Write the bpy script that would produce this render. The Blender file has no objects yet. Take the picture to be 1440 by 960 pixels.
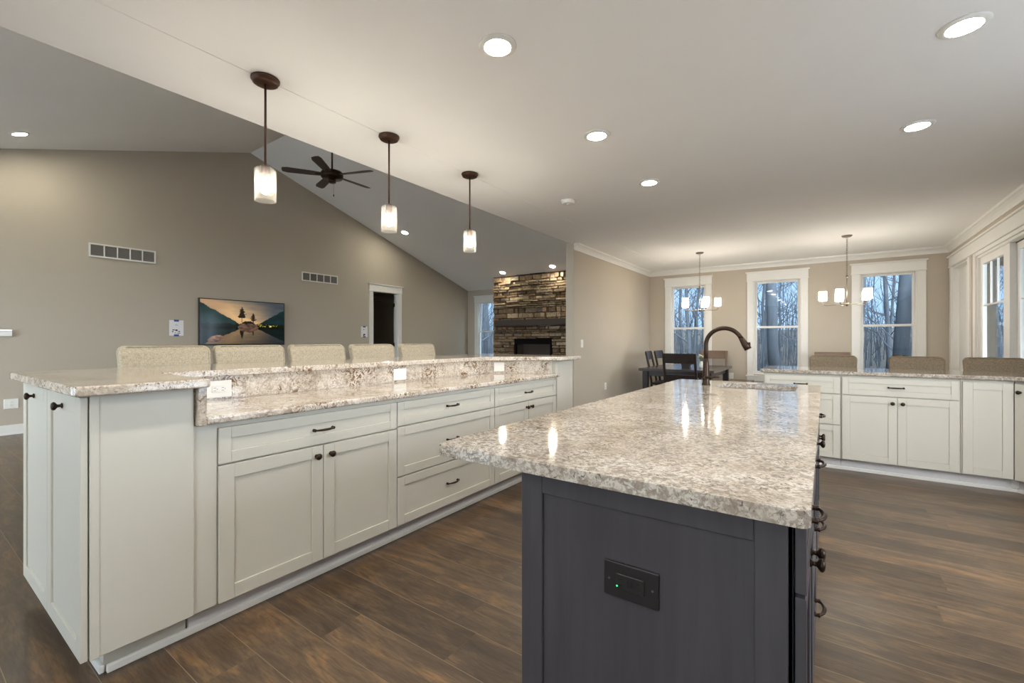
import bpy, bmesh, math, random
from mathutils import Vector, Matrix
random.seed(7)
PI = math.pi
sc = bpy.context.scene
col = sc.collection

# ------------------------------------------------------------------ camera, sky, exposure
YAW = math.radians(35.02)
cam_d = bpy.data.cameras.new('camera')
cam_d.sensor_width = 36.0
cam_d.lens = 628.0 / 1440.0 * 36.0
cam_d.shift_y = -1.5 / 1440.0
cam_d.clip_start = 0.05
cam_d.clip_end = 300
cam = bpy.data.objects.new('camera', cam_d)
col.objects.link(cam)
cam.location = (0, 0, 1.25)
cam.rotation_euler = (PI / 2, 0, YAW)
sc.camera = cam
sc.view_settings.view_transform = 'Standard'
sc.view_settings.look = 'None'
sc.view_settings.gamma = 1.0
sc.view_settings.use_curve_mapping = False
sc.view_settings.exposure = 0.55
sc.cycles.max_bounces = 10
sc.cycles.diffuse_bounces = 6
sc.cycles.glossy_bounces = 4
sc.cycles.transparent_max_bounces = 16
sc.cycles.sample_clamp_indirect = 10.0
sc.cycles.caustics_reflective = False
sc.cycles.caustics_refractive = False
SKY_NORTH = (0.46, 0.70, 1.0)     # blue dusk over the woods
SKY_SOUTH = (0.86, 0.93, 1.0)     # brighter sky on the south-east, behind and beside the camera
NORTH_STRENGTH, SOUTH_STRENGTH = 0.95, 14.0
DOWNLIGHT = 190.0                 # radiance of the recessed lenses
DOWNLIGHT_VAULT = 240.0
PENDANT_BULB = 175.0
CHANDELIER_BULB = 640.0
world = bpy.data.worlds.new('dusk_sky')
sc.world = world
world.use_nodes = True
wt = world.node_tree
wb = wt.nodes['Background']
w_tc = wt.nodes.new('ShaderNodeTexCoord')
w_dot = wt.nodes.new('ShaderNodeVectorMath'); w_dot.operation = 'DOT_PRODUCT'
w_dot.inputs[1].default_value = (0.66, -0.75, 0.0)
wt.links.new(w_tc.outputs['Generated'], w_dot.inputs[0])
w_map = wt.nodes.new('ShaderNodeMapRange')
w_map.interpolation_type = 'SMOOTHSTEP'
w_map.inputs['From Min'].default_value = -0.15
w_map.inputs['From Max'].default_value = 0.75
wt.links.new(w_dot.outputs['Value'], w_map.inputs['Value'])
w_col = wt.nodes.new('ShaderNodeMix'); w_col.data_type = 'RGBA'
w_col.inputs[6].default_value = (*SKY_NORTH, 1); w_col.inputs[7].default_value = (*SKY_SOUTH, 1)
wt.links.new(w_map.outputs[0], w_col.inputs[0])
w_str = wt.nodes.new('ShaderNodeMapRange')
w_str.inputs['To Min'].default_value = NORTH_STRENGTH; w_str.inputs['To Max'].default_value = SOUTH_STRENGTH
wt.links.new(w_map.outputs[0], w_str.inputs['Value'])
wt.links.new(w_col.outputs[2], wb.inputs['Color'])
wt.links.new(w_str.outputs[0], wb.inputs['Strength'])


# ------------------------------------------------------------------ materials
def lin(r, g, b):
    f = lambda c: (c / 255 / 12.92) if c / 255 <= 0.04045 else ((c / 255 + 0.055) / 1.055) ** 2.4
    return (f(r), f(g), f(b), 1.0)


class NT:
    """small helper around a material's node tree"""
    def __init__(self, name):
        self.m = bpy.data.materials.new(name)
        self.m.use_nodes = True
        self.t = self.m.node_tree
        self.b = self.t.nodes['Principled BSDF']
        self.out = self.t.nodes['Material Output']

    def n(self, typ, **kw):
        nd = self.t.nodes.new(typ)
        for k, v in kw.items():
            if k.startswith('i_'):
                nd.inputs[k[2:].replace('_', ' ')].default_value = v
            else:
                setattr(nd, k, v)
        return nd

    def l(self, a, b):
        self.t.links.new(a, b)

    def coords(self, scale=(1, 1, 1), loc=(0, 0, 0), kind='Object'):
        tc = self.n('ShaderNodeTexCoord')
        mp = self.n('ShaderNodeMapping')
        mp.inputs['Scale'].default_value = scale
        mp.inputs['Location'].default_value = loc
        self.l(tc.outputs[kind], mp.inputs['Vector'])
        return mp.outputs['Vector']

    def noise(self, vec, scale, detail=4, rough=0.55, dist=0.0):
        nd = self.n('ShaderNodeTexNoise')
        nd.inputs['Scale'].default_value = scale
        nd.inputs['Detail'].default_value = detail
        nd.inputs['Roughness'].default_value = rough
        nd.inputs['Distortion'].default_value = dist
        self.l(vec, nd.inputs['Vector'])
        return nd.outputs['Fac']

    def ramp(self, fac, stops, interp='LINEAR'):
        nd = self.n('ShaderNodeValToRGB')
        cr = nd.color_ramp
        cr.interpolation = interp
        while len(cr.elements) < len(stops):
            cr.elements.new(0.5)
        for e, (p, c) in zip(cr.elements, stops):
            e.position = p
            e.color = c if len(c) == 4 else (*c, 1)
        self.l(fac, nd.inputs['Fac'])
        return nd.outputs['Color']

    def mix(self, fac, a, b, mode='MIX'):
        nd = self.n('ShaderNodeMix', data_type='RGBA', blend_type=mode)
        for s, v in ((nd.inputs[0], fac), (nd.inputs[6], a), (nd.inputs[7], b)):
            if isinstance(v, (int, float)):
                s.default_value = v
            elif isinstance(v, tuple):
                s.default_value = v if len(v) == 4 else (*v, 1)
            else:
                self.l(v, s)
        return nd.outputs[2]

    def bump(self, h, strength=0.2, dist=0.01):
        nd = self.n('ShaderNodeBump')
        nd.inputs['Strength'].default_value = strength
        nd.inputs['Distance'].default_value = dist
        self.l(h, nd.inputs['Height'])
        self.l(nd.outputs['Normal'], self.b.inputs['Normal'])

    def set(self, color=None, rough=None, metal=None, spec=None):
        if color is not None:
            if isinstance(color, tuple):
                self.b.inputs['Base Color'].default_value = color if len(color) == 4 else (*color, 1)
            else:
                self.l(color, self.b.inputs['Base Color'])
        if rough is not None:
            self.b.inputs['Roughness'].default_value = rough
        if metal is not None:
            self.b.inputs['Metallic'].default_value = metal
        if spec is not None:
            self.b.inputs['Specular IOR Level'].default_value = spec
        return self.m


BLACK, WHITE = (0, 0, 0, 1), (1, 1, 1, 1)


def paint(name, c, rough=0.6, bump=0.03, spec=0.3):
    t = NT(name)
    v = t.coords()
    n = t.noise(v, 3.0, 3)
    c2 = tuple(x * 0.96 for x in c[:3])
    t.set(t.mix(n, c, (*c2, 1)), rough, spec=spec)
    if bump:
        t.bump(t.noise(v, 260, 2), bump, 0.002)
    return t.m


M = {}
M['ceiling'] = paint('ceiling_paint', (0.88, 0.87, 0.855, 1), 0.9, 0.04, 0.1)
M['vault'] = paint('vault_ceiling_paint', (0.93, 0.925, 0.915, 1), 0.9, 0.04, 0.1)  # ceiling paint lightened to offset the weak light up in the vault
M['wall'] = paint('greige_wall_paint', (0.47, 0.415, 0.34, 1), 0.8, 0.04, 0.15)
M['trim'] = paint('white_trim_paint', (0.74, 0.725, 0.69, 1), 0.45, 0.0, 0.4)
M['cabinet'] = paint('white_cabinet_paint', (0.575, 0.55, 0.475, 1), 0.42, 0.0, 0.4)
M['toe'] = paint('grey_toe_kick_paint', (0.62, 0.60, 0.59, 1), 0.6, 0.0)
M['plastic'] = paint('white_plastic', (0.80, 0.79, 0.75, 1), 0.4, 0.0, 0.4)
M['dark_gap'] = NT('dark_void').set((0.004, 0.004, 0.004, 1), 0.9)
M['paper'] = NT('white_paper').set((0.78, 0.77, 0.78, 1), 0.8)
M['tape'] = NT('blue_tape').set((0.03, 0.08, 0.30, 1), 0.6)
M['ink'] = NT('dark_print').set((0.05, 0.05, 0.07, 1), 0.8)
M['louver'] = NT('grey_louver').set((0.20, 0.185, 0.17, 1), 0.6)


def bronze():
    t = NT('oil_rubbed_bronze')
    v = t.coords()
    n = t.noise(v, 30, 3)
    return t.set(t.mix(n, (0.022, 0.014, 0.010, 1), (0.05, 0.027, 0.016, 1)), 0.35, 0.75)


M['bronze'] = bronze()
t = NT('brown_bronze_canopy')
M['canopy'] = t.set(t.mix(t.noise(t.coords(), 25, 3), (0.05, 0.022, 0.012, 1), (0.09, 0.040, 0.022, 1)), 0.45, 0.5)
M['nickel'] = NT('brushed_bronze_metal').set((0.20, 0.17, 0.14, 1), 0.35, 0.8)
M['steel'] = NT('stainless_steel').set((0.45, 0.45, 0.45, 1), 0.3, 1.0)
M['black'] = NT('black_plastic').set((0.012, 0.011, 0.012, 1), 0.4)
M['screw'] = NT('screw_metal').set((0.25, 0.24, 0.24, 1), 0.3, 1.0)


def granite(name, warm):
    t = NT(name)
    v = t.coords()
    base = t.ramp(t.noise(v, 6, 4, 0.6, 0.5), [(0.32, lin(206, 200, 190)), (0.52, lin(190, 181, 168)), (0.70, lin(168, 157, 143))] if not warm else
                  [(0.32, lin(226, 219, 208)), (0.52, lin(210, 200, 186)), (0.70, lin(188, 176, 160))])

    def mul(a_, b_):
        m_ = t.n('ShaderNodeMath', operation='MULTIPLY')
        t.l(a_, m_.inputs[0])
        if isinstance(b_, float): m_.inputs[1].default_value = b_
        else: t.l(b_, m_.inputs[1])
        return m_.outputs[0]
    # taupe mottling in clusters, then finer grains, then dark flecks
    clus = t.ramp(t.noise(v, 8, 3, 0.6, 0.8), [(0.34, (0.15, 0.15, 0.15, 1)), (0.52, WHITE)])
    mott = t.ramp(t.noise(v, 48, 5, 0.62, 0.9), [(0.48, BLACK), (0.55, WHITE)])
    c = t.mix(mul(mul(clus, mott), 0.4 if warm else 0.72), base, lin(122, 109, 98) if not warm else lin(134, 114, 94))
    fine = t.ramp(t.noise(v, 95, 4, 0.6, 0.6), [(0.50, BLACK), (0.57, WHITE)])
    c = t.mix(mul(fine, 0.35 if warm else 0.6), c, lin(132, 119, 107))
    sp = t.ramp(t.noise(v, 66, 6, 0.68, 1.4), [(0.56, BLACK), (0.61, WHITE)])
    cl2 = t.ramp(t.noise(v, 6.5, 3, 0.6, 0.5), [(0.42, BLACK), (0.56, WHITE)])
    c = t.mix(mul(sp, cl2), c, lin(78, 68, 64) if not warm else lin(92, 62, 42))
    if warm:
        ru = t.ramp(t.noise(v, 4.2, 3, 0.6, 0.4), [(0.47, BLACK), (0.60, WHITE)])
        rs = t.ramp(t.noise(v, 24, 5, 0.6, 2.2), [(0.505, BLACK), (0.55, WHITE)])
        m3 = t.n('ShaderNodeMath', operation='MULTIPLY')
        t.l(ru, m3.inputs[0]); t.l(rs, m3.inputs[1])
        c = t.mix(m3.outputs[0], c, lin(112, 86, 60))
    t.set(c, 0.07, spec=0.55)
    return t.m


M['granite'] = granite('polished_granite', False)
M['granite_warm'] = granite('polished_granite_rusty_veined', True)


def floor_mat():
    t = NT('plank_floor')
    v0 = t.coords(loc=(0.35, 0.126, 0))
    sp = t.n('ShaderNodeSeparateXYZ'); t.l(v0, sp.inputs[0])
    dv_ = t.n('ShaderNodeMath', operation='DIVIDE'); dv_.inputs[1].default_value = 0.2
    t.l(sp.outputs['Y'], dv_.inputs[0])
    fl_ = t.n('ShaderNodeMath', operation='FLOOR'); t.l(dv_.outputs[0], fl_.inputs[0])
    wn = t.n('ShaderNodeTexWhiteNoise', noise_dimensions='1D'); t.l(fl_.outputs[0], wn.inputs['W'])
    ma = t.n('ShaderNodeMath', operation='MULTIPLY_ADD'); ma.inputs[1].default_value = 1.5
    t.l(wn.outputs['Value'], ma.inputs[0]); t.l(sp.outputs['X'], ma.inputs[2])
    cb = t.n('ShaderNodeCombineXYZ')
    t.l(ma.outputs[0], cb.inputs['X']); t.l(sp.outputs['Y'], cb.inputs['Y']); t.l(sp.outputs['Z'], cb.inputs['Z'])
    v = cb.outputs[0]
    br = t.n('ShaderNodeTexBrick', offset=0.0, offset_frequency=2, squash=1.0)
    for k, val in (('Color1', BLACK), ('Color2', WHITE), ('Mortar', (0.5, 0.5, 0.5, 1)), ('Scale', 1.0), ('Mortar Size', 0.0007),
                   ('Mortar Smooth', 0.1), ('Bias', 0.0), ('Brick Width', 1.5), ('Row Height', 0.2)):
        br.inputs[k].default_value = val
    t.l(v, br.inputs['Vector'])
    rnd = br.outputs['Color']
    # shift the grain per plank
    off = t.n('ShaderNodeVectorMath', operation='MULTIPLY_ADD')
    off.inputs[1].default_value = (7.3, 3.1, 5.7)
    t.l(rnd, off.inputs[0]); t.l(v, off.inputs[2])
    mp = t.n('ShaderNodeMapping'); mp.inputs['Scale'].default_value = (0.9, 4.0, 1.0)
    t.l(off.outputs[0], mp.inputs['Vector'])
    g1 = t.noise(mp.outputs[0], 1.9, 7, 0.62, 1.7)
    mp2 = t.n('ShaderNodeMapping'); mp2.inputs['Scale'].default_value = (2.6, 24.0, 1.0)
    t.l(off.outputs[0], mp2.inputs['Vector'])
    g2 = t.noise(mp2.outputs[0], 3.0, 6, 0.68, 1.1)
    d = t.n('ShaderNodeMath', operation='MULTIPLY'); d.inputs[1].default_value = 0.62
    gr = t.ramp(g2, [(0.36, WHITE), (0.60, BLACK)])
    t.l(gr, d.inputs[0])
    c = t.mix(d.outputs[0], t.ramp(g1, [(0.28, lin(74, 63, 54)), (0.43, lin(98, 83, 69)), (0.53, lin(112, 94, 76)), (0.63, lin(136, 109, 81)), (0.78, lin(158, 123, 88))]), lin(66, 53, 44))
    tint = t.ramp(rnd, [(0.0, (0.55, 0.53, 0.50, 1)), (0.5, (0.77, 0.74, 0.69, 1)), (1.0, (1.04, 0.96, 0.84, 1))])
    c = t.mix(1.0, c, tint, 'MULTIPLY')
    mo = t.n('ShaderNodeMath', operation='MULTIPLY'); mo.inputs[1].default_value = 0.75
    fc = t.n('ShaderNodeMath', operation='FRACT'); t.l(dv_.outputs[0], fc.inputs[0])
    lt = t.n('ShaderNodeMath', operation='LESS_THAN'); lt.inputs[1].default_value = 0.012
    t.l(fc.outputs[0], lt.inputs[0])
    t.l(lt.outputs[0], mo.inputs[0])
    c = t.mix(mo.outputs[0], c, lin(146, 126, 104))
    t.set(c, 0.32, spec=0.4)
    t.bump(g2, 0.06, 0.002)
    return t.m


M['floor'] = floor_mat()


def wood(name, c1, c2, rough=0.4, scale=(1, 1, 0.08), s=30, bump=0.03):
    t = NT(name)
    v = t.coords(scale)
    g = t.noise(v, s, 5, 0.6, 0.6)
    g2 = t.noise(t.coords(tuple(min(1, x * 3) for x in scale)), 3.0, 3, 0.5)
    c = t.mix(g, c1, c2)
    c = t.mix(g2, c, t.mix(0.5, c1, c2))
    t.set(c, rough, spec=0.4)
    if bump:
        t.bump(g, bump, 0.002)
    return t.m


M['island_wood'] = wood('dark_grey_stained_wood', lin(40, 38, 41), lin(84, 81, 85), 0.35)
M['dark_wood'] = wood('espresso_wood', lin(30, 22, 20), lin(46, 34, 29), 0.35)
M['brown_wood'] = wood('brown_wood', lin(86, 66, 52), lin(116, 92, 74), 0.4)
M['table_wood'] = wood('dark_table_wood', lin(58, 50, 48), lin(86, 76, 74), 0.22, (0.1, 1, 1), 22)
M['mantel_wood'] = wood('weathered_mantel_wood', lin(48, 40, 36), lin(84, 72, 64), 0.7, (0.08, 1, 1), 24, 0.3)
M['blade_wood'] = wood('fan_blade_wood', lin(60, 50, 46), lin(84, 72, 66), 0.5, (0.1, 1, 1), 20)


def fabric(name, c1, c2):
    t = NT(name)
    v = t.coords()
    a = t.noise(t.coords((1, 1, 0.25)), 210, 2)
    b = t.noise(t.coords((0.25, 0.25, 1)), 210, 2)
    m = t.n('ShaderNodeMath', operation='ADD'); t.l(a, m.inputs[0]); t.l(b, m.inputs[1])
    h = t.n('ShaderNodeMath', operation='MULTIPLY'); h.inputs[1].default_value = 0.5
    t.l(m.outputs[0], h.inputs[0])
    c = t.ramp(h.outputs[0], [(0.36, c1), (0.62, c2)])
    t.set(c, 0.95, spec=0.1)
    t.bump(h.outputs[0], 0.3, 0.003)
    return t.m


M['linen'] = fabric('oatmeal_linen', lin(162, 150, 127), lin(194, 183, 163))
M['taupe_linen'] = fabric('taupe_linen', lin(116, 102, 84), lin(148, 133, 112))  # same linen, darkened for the shade on the peninsula stools


def stone_mat():
    t = NT('stacked_ledge_stone')
    geo = t.n('ShaderNodeNewGeometry')
    v = t.coords()
    base = t.ramp(geo.outputs['Random Per Island'], [(0.0, lin(112, 96, 80)), (0.2, lin(176, 156, 128)), (0.4, lin(142, 120, 98)), (0.55, lin(196, 178, 150)),
                                                     (0.7, lin(124, 114, 106)), (0.85, lin(164, 134, 102)), (1.0, lin(208, 192, 166))])
    n = t.noise(v, 22, 5, 0.65)
    c = t.mix(1.0, base, t.ramp(n, [(0.28, (0.36, 0.33, 0.31, 1)), (0.68, (0.96, 0.93, 0.90, 1))]), 'MULTIPLY')
    t.set(c, 1.0, spec=0.0)
    t.bump(t.noise(v, 40, 6, 0.7), 0.45, 0.01)
    return t.m


M['stone'] = stone_mat()
M['mortar'] = NT('stone_backing').set((0.02, 0.017, 0.014, 1), 0.95)
M['firebox'] = NT('firebox_dark').set((0.006, 0.005, 0.005, 1), 0.9, spec=0.1)
t = NT('firebox_brick')
M['firebrick'] = t.set(t.mix(t.noise(t.coords(), 12, 4), (0.03, 0.012, 0.010, 1), (0.05, 0.022, 0.018, 1)), 0.7)


def emitter(name, c, s):
    t = NT(name)
    e = t.n('ShaderNodeEmission')
    e.inputs['Color'].default_value = c
    e.inputs['Strength'].default_value = s
    t.l(e.outputs[0], t.out.inputs['Surface'])
    return t.m


M['downlight'] = emitter('downlight_lens', (1.0, 0.95, 0.88, 1), DOWNLIGHT)
M['downlight_vault'] = emitter('downlight_lens_vault', (1.0, 0.96, 0.80, 1), DOWNLIGHT_VAULT)
M['bulb'] = emitter('warm_bulb', (1.0, 0.94, 0.85, 1), PENDANT_BULB)
M['bulb_ch'] = emitter('warm_candle_bulb', (1.0, 0.92, 0.82, 1), CHANDELIER_BULB)
M['led'] = emitter('green_led', (0.05, 1.0, 0.35, 1), 1.2)


def pane_mat(name, refl=1.0, tint=(0.94, 0.97, 0.98, 1)):
    t = NT(name)
    tr = t.n('ShaderNodeBsdfTransparent'); tr.inputs['Color'].default_value = tint
    gl = t.n('ShaderNodeBsdfGlossy'); gl.inputs['Roughness'].default_value = 0.0
    lwf = t.n('ShaderNodeLayerWeight'); lwf.inputs['Blend'].default_value = 0.5
    pw_ = t.n('ShaderNodeMath', operation='POWER'); pw_.inputs[1].default_value = 5.0
    t.l(lwf.outputs['Facing'], pw_.inputs[0])
    fr = t.n('ShaderNodeMath', operation='MULTIPLY_ADD'); fr.inputs[1].default_value = 0.6; fr.inputs[2].default_value = 0.035
    t.l(pw_.outputs[0], fr.inputs[0])
    mx = t.n('ShaderNodeMixShader')
    t.l(fr.outputs[0], mx.inputs[0]); t.l(tr.outputs[0], mx.inputs[1]); t.l(gl.outputs[0], mx.inputs[2])
    t.l(mx.outputs[0], t.out.inputs['Surface'])
    return t.m


M['pane'] = pane_mat('window_glass')


def shade_mat(name, frost, sc_):
    t = NT(name)
    tr = t.n('ShaderNodeBsdfTransparent'); tr.inputs['Color'].default_value = (0.97, 0.96, 0.93, 1)
    gl = t.n('ShaderNodeBsdfGlossy'); gl.inputs['Roughness'].default_value = 0.05
    tl = t.n('ShaderNodeBsdfTranslucent'); tl.inputs['Color'].default_value = (0.95, 0.92, 0.86, 1)
    lw = t.n('ShaderNodeLayerWeight'); lw.inputs['Blend'].default_value = 0.35
    seed = t.ramp(t.noise(t.coords(), sc_, 3, 0.6), [(0.45, (frost * 0.5,) * 3), (0.62, (min(1, frost * 2.0),) * 3)])
    add = t.n('ShaderNodeMath', operation='ADD', use_clamp=True)
    half = t.n('ShaderNodeMath', operation='MULTIPLY'); half.inputs[1].default_value = 0.035 if frost < 0.3 else 0.5
    t.l(lw.outputs['Facing'], half.inputs[0])
    t.l(seed, add.inputs[0]); t.l(half.outputs[0], add.inputs[1])
    df = t.n('ShaderNodeBsdfDiffuse'); df.inputs['Color'].default_value = (0.95, 0.92, 0.86, 1)
    tl2 = t.n('ShaderNodeMixShader'); tl2.inputs[0].default_value = 0.45
    t.l(tl.outputs[0], tl2.inputs[1]); t.l(df.outputs[0], tl2.inputs[2])
    m1 = t.n('ShaderNodeMixShader')
    t.l(add.outputs[0], m1.inputs[0]); t.l(tr.outputs[0], m1.inputs[1]); t.l(tl2.outputs[0], m1.inputs[2])
    lwf = t.n('ShaderNodeLayerWeight'); lwf.inputs['Blend'].default_value = 0.5
    pw_ = t.n('ShaderNodeMath', operation='POWER'); pw_.inputs[1].default_value = 5.0
    t.l(lwf.outputs['Facing'], pw_.inputs[0])
    fr = t.n('ShaderNodeMath', operation='MULTIPLY_ADD'); fr.inputs[1].default_value = 0.6; fr.inputs[2].default_value = 0.035
    t.l(pw_.outputs[0], fr.inputs[0])
    m2 = t.n('ShaderNodeMixShader')
    t.l(fr.outputs[0], m2.inputs[0]); t.l(m1.outputs[0], m2.inputs[1]); t.l(gl.outputs[0], m2.inputs[2])
    t.l(m2.outputs[0], t.out.inputs['Surface'])
    return t.m


M['seeded'] = shade_mat('seeded_glass', 0.009, 140)
M['frosted'] = shade_mat('frosted_ribbed_glass', 0.36, 60)

t = NT('screen_picture')
at = t.n('ShaderNodeAttribute', attribute_name='picture')
em = t.n('ShaderNodeEmission'); em.inputs['Strength'].default_value = 0.65
t.l(at.outputs['Color'], em.inputs['Color'])
gl = t.n('ShaderNodeBsdfGlossy'); gl.inputs['Roughness'].default_value = 0.1; gl.inputs['Color'].default_value = (0.03, 0.03, 0.03, 1)
ad = t.n('ShaderNodeAddShader'); t.l(em.outputs[0], ad.inputs[0]); t.l(gl.outputs[0], ad.inputs[1])
t.l(ad.outputs[0], t.out.inputs['Surface'])
M['screen'] = t.m

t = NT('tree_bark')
M['bark'] = t.set(t.mix(t.noise(t.coords((1, 1, 0.2)), 14, 5), (0.030, 0.036, 0.044, 1), (0.075, 0.088, 0.105, 1)), 0.95, spec=0.1)  # blue-grey tint puts the dusk haze into the bark colour
t = NT('leaf_litter_ground')
M['ground'] = t.set(t.mix(t.noise(t.coords(), 2.5, 6, 0.7), (0.04, 0.038, 0.034, 1), (0.09, 0.083, 0.075, 1)), 1.0, spec=0.05)
M['leaf'] = NT('green_leaf').set((0.10, 0.16, 0.07, 1), 0.7)
M['petal'] = NT('cream_petal').set((0.62, 0.58, 0.46, 1), 0.7)
M['siding'] = paint('taupe_siding', (0.060, 0.053, 0.045, 1), 0.8, 0.0)


# ------------------------------------------------------------------ mesh building
class MB:
    def __init__(self):
        self.bm = bmesh.new()

    def box(self, x0, x1, y0, y1, z0, z1):
        vs = [self.bm.verts.new((x, y, z)) for x in (x0, x1) for y in (y0, y1) for z in (z0, z1)]
        for f in ((0, 1, 3, 2), (4, 6, 7, 5), (0, 4, 5, 1), (2, 3, 7, 6), (0, 2, 6, 4), (1, 5, 7, 3)):
            self.bm.faces.new([vs[i] for i in f])
        return self

    def hexa(self, bottom, top):
        """eight corners: two rings of four points each"""
        b = [self.bm.verts.new(p) for p in bottom]
        t_ = [self.bm.verts.new(p) for p in top]
        self.bm.faces.new(b[::-1]); self.bm.faces.new(t_)
        for i in range(4):
            self.bm.faces.new((b[i], b[(i + 1) % 4], t_[(i + 1) % 4], t_[i]))
        return self

    def slab(self, outer, c0, c1, holes=(), axis='z'):
        """polygon (with holes) extruded from c0 to c1 along an axis; 2D points are the other two coordinates in x, y, z order"""
        def P(a, b, c):
            return {'z': (a, b, c), 'y': (a, c, b), 'x': (c, a, b)}[axis]
        tmp = bmesh.new()
        loops = [outer] + list(holes)
        edges = []
        for lp in loops:
            vs = [tmp.verts.new(P(a, b, c0)) for a, b in lp]
            for i in range(len(vs)):
                edges.append(tmp.edges.new((vs[i], vs[(i + 1) % len(vs)])))
        if holes:
            bmesh.ops.triangle_fill(tmp, use_beauty=True, use_dissolve=False, edges=edges)
        else:
            tmp.faces.new(tmp.verts[:])
        r = bmesh.ops.extrude_face_region(tmp, geom=tmp.faces[:])
        d = Vector(P(0, 0, c1 - c0))
        for e in r['geom']:
            if isinstance(e, bmesh.types.BMVert):
                e.co += d
        bmesh.ops.recalc_face_normals(tmp, faces=tmp.faces[:])
        self.merge(tmp)
        return self

    def merge(self, other):
        me = bpy.data.meshes.new('tmp')
        other.to_mesh(me); other.free()
        self.bm.from_mesh(me)
        bpy.data.meshes.remove(me)

    def cyl(self, p0, p1, r0, r1=None, n=20, caps=True):
        r1 = r0 if r1 is None else r1
        self.tube([p0, p1], [r0, r1], n, caps)
        return self

    def tube(self, pts, radii, n=12, caps=True):
        pts = [Vector(p) for p in pts]
        if isinstance(radii, (int, float)):
            radii = [radii] * len(pts)
        rings = []
        prev = None
        for i, p in enumerate(pts):
            d = (pts[min(i + 1, len(pts) - 1)] - pts[max(i - 1, 0)]).normalized()
            if prev is None:
                a = d.orthogonal().normalized()
            else:
                a = (prev - d * prev.dot(d)).normalized()
            prev = a
            b = d.cross(a)
            rings.append([self.bm.verts.new(p + (a * math.cos(2 * PI * k / n) + b * math.sin(2 * PI * k / n)) * radii[i]) for k in range(n)])
        for i in range(len(rings) - 1):
            for k in range(n):
                f = self.bm.faces.new((rings[i][k], rings[i][(k + 1) % n], rings[i + 1][(k + 1) % n], rings[i + 1][k]))
                f.smooth = n > 6
        if caps:
            self.bm.faces.new(rings[0][::-1]); self.bm.faces.new(rings[-1])
        return self

    def lathe(self, prof, c=(0, 0, 0), axis='z', n=28, cap=True):
        """profile of (radius, height) revolved round an axis through c"""
        def P(r, a, h):
            x, y = r * math.cos(a), r * math.sin(a)
            q = {'z': (x, y, h), 'y': (x, h, y), 'x': (h, x, y)}[axis]
            return Vector(c) + Vector(q)
        rings = [[self.bm.verts.new(P(max(r, 1e-4), 2 * PI * k / n, h)) for k in range(n)] for r, h in prof]
        for i in range(len(rings) - 1):
            for k in range(n):
                f = self.bm.faces.new((rings[i][k], rings[i][(k + 1) % n], rings[i + 1][(k + 1) % n], rings[i + 1][k]))
                f.smooth = True
        if cap:
            self.bm.faces.new(rings[0][::-1]); self.bm.faces.new(rings[-1])
        return self

    def sphere(self, c, r, n=16):
        m = Matrix.Translation(c) @ Matrix.Diagonal((*(r if isinstance(r, tuple) else (r, r, r)), 1))
        res = bmesh.ops.create_uvsphere(self.bm, u_segments=n, v_segments=n // 2, radius=1, matrix=m)
        for v in res['verts']:
            for f in v.link_faces:
                f.smooth = True
        return self

    def rot(self, ang, axis='Z', c=(0, 0, 0)):
        bmesh.ops.rotate(self.bm, verts=self.bm.verts[:], cent=c, matrix=Matrix.Rotation(ang, 3, axis))
        return self

    def move(self, d):
        bmesh.ops.translate(self.bm, verts=self.bm.verts[:], vec=d)
        return self

    def build(self, name, mat, parent=None, bevel=0.0, seg=2, world=False, angle=35):
        if world and parent is not None:
            r = parent
            while r.parent:
                r = r.parent
            bmesh.ops.translate(self.bm, verts=self.bm.verts[:], vec=-Vector(r.location))
        bmesh.ops.recalc_face_normals(self.bm, faces=self.bm.faces[:])
        me = bpy.data.meshes.new(name)
        self.bm.to_mesh(me); self.bm.free()
        me.materials.append(mat if not isinstance(mat, str) else M[mat])
        o = bpy.data.objects.new(name, me)
        col.objects.link(o)
        if parent is not None:
            o.parent = parent
        if bevel:
            md = o.modifiers.new('bevel', 'BEVEL')
            md.width = bevel; md.segments = seg; md.limit_method = 'ANGLE'; md.angle_limit = math.radians(angle)
            md.use_clamp_overlap = True
        return o


def tag(o, label, cat, group=None, kind=None):
    if label: o['label'] = label
    if cat: o['category'] = cat
    if group: o['group'] = group
    if kind: o['kind'] = kind
    return o


def thing(name, label, cat, loc=(0, 0, 0), rz=0.0, group=None):
    o = bpy.data.objects.new(name, None)
    o.empty_display_size = 0.1
    col.objects.link(o)
    o.location = loc
    o.rotation_euler = (0, 0, rz)
    return tag(o, label, cat, group)


def struct(name, mb, mat, bevel=0.0, label=None):
    o = mb.build(name, mat, bevel=bevel)
    o['kind'] = 'structure'
    if label: o['label'] = label
    return o


def kids(o):
    return [c for c in KIDMAP.get(o.name, [])]


def dup(src, loc, rz, label=None, group=None, scale=None):
    def cp(o, parent):
        c = o.copy()
        col.objects.link(c)
        if parent: c.parent = parent
        for ch in [x for x in o.children]:
            cp(ch, c)
        return c
    r = cp(src, None)
    r.location = loc
    r.rotation_euler = (0, 0, rz)
    if scale: r.scale = scale
    if label: r['label'] = label
    if group: r['group'] = group
    return r


def rrect(x0, x1, y0, y1, r, n=5):
    pts = []
    for cx, cy, a0 in ((x1 - r, y1 - r, 0), (x0 + r, y1 - r, 90), (x0 + r, y0 + r, 180), (x1 - r, y0 + r, 270)):
        for k in range(n + 1):
            a = math.radians(a0 + 90 * k / n)
            pts.append((cx + r * math.cos(a), cy + r * math.sin(a)))
    return pts


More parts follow.
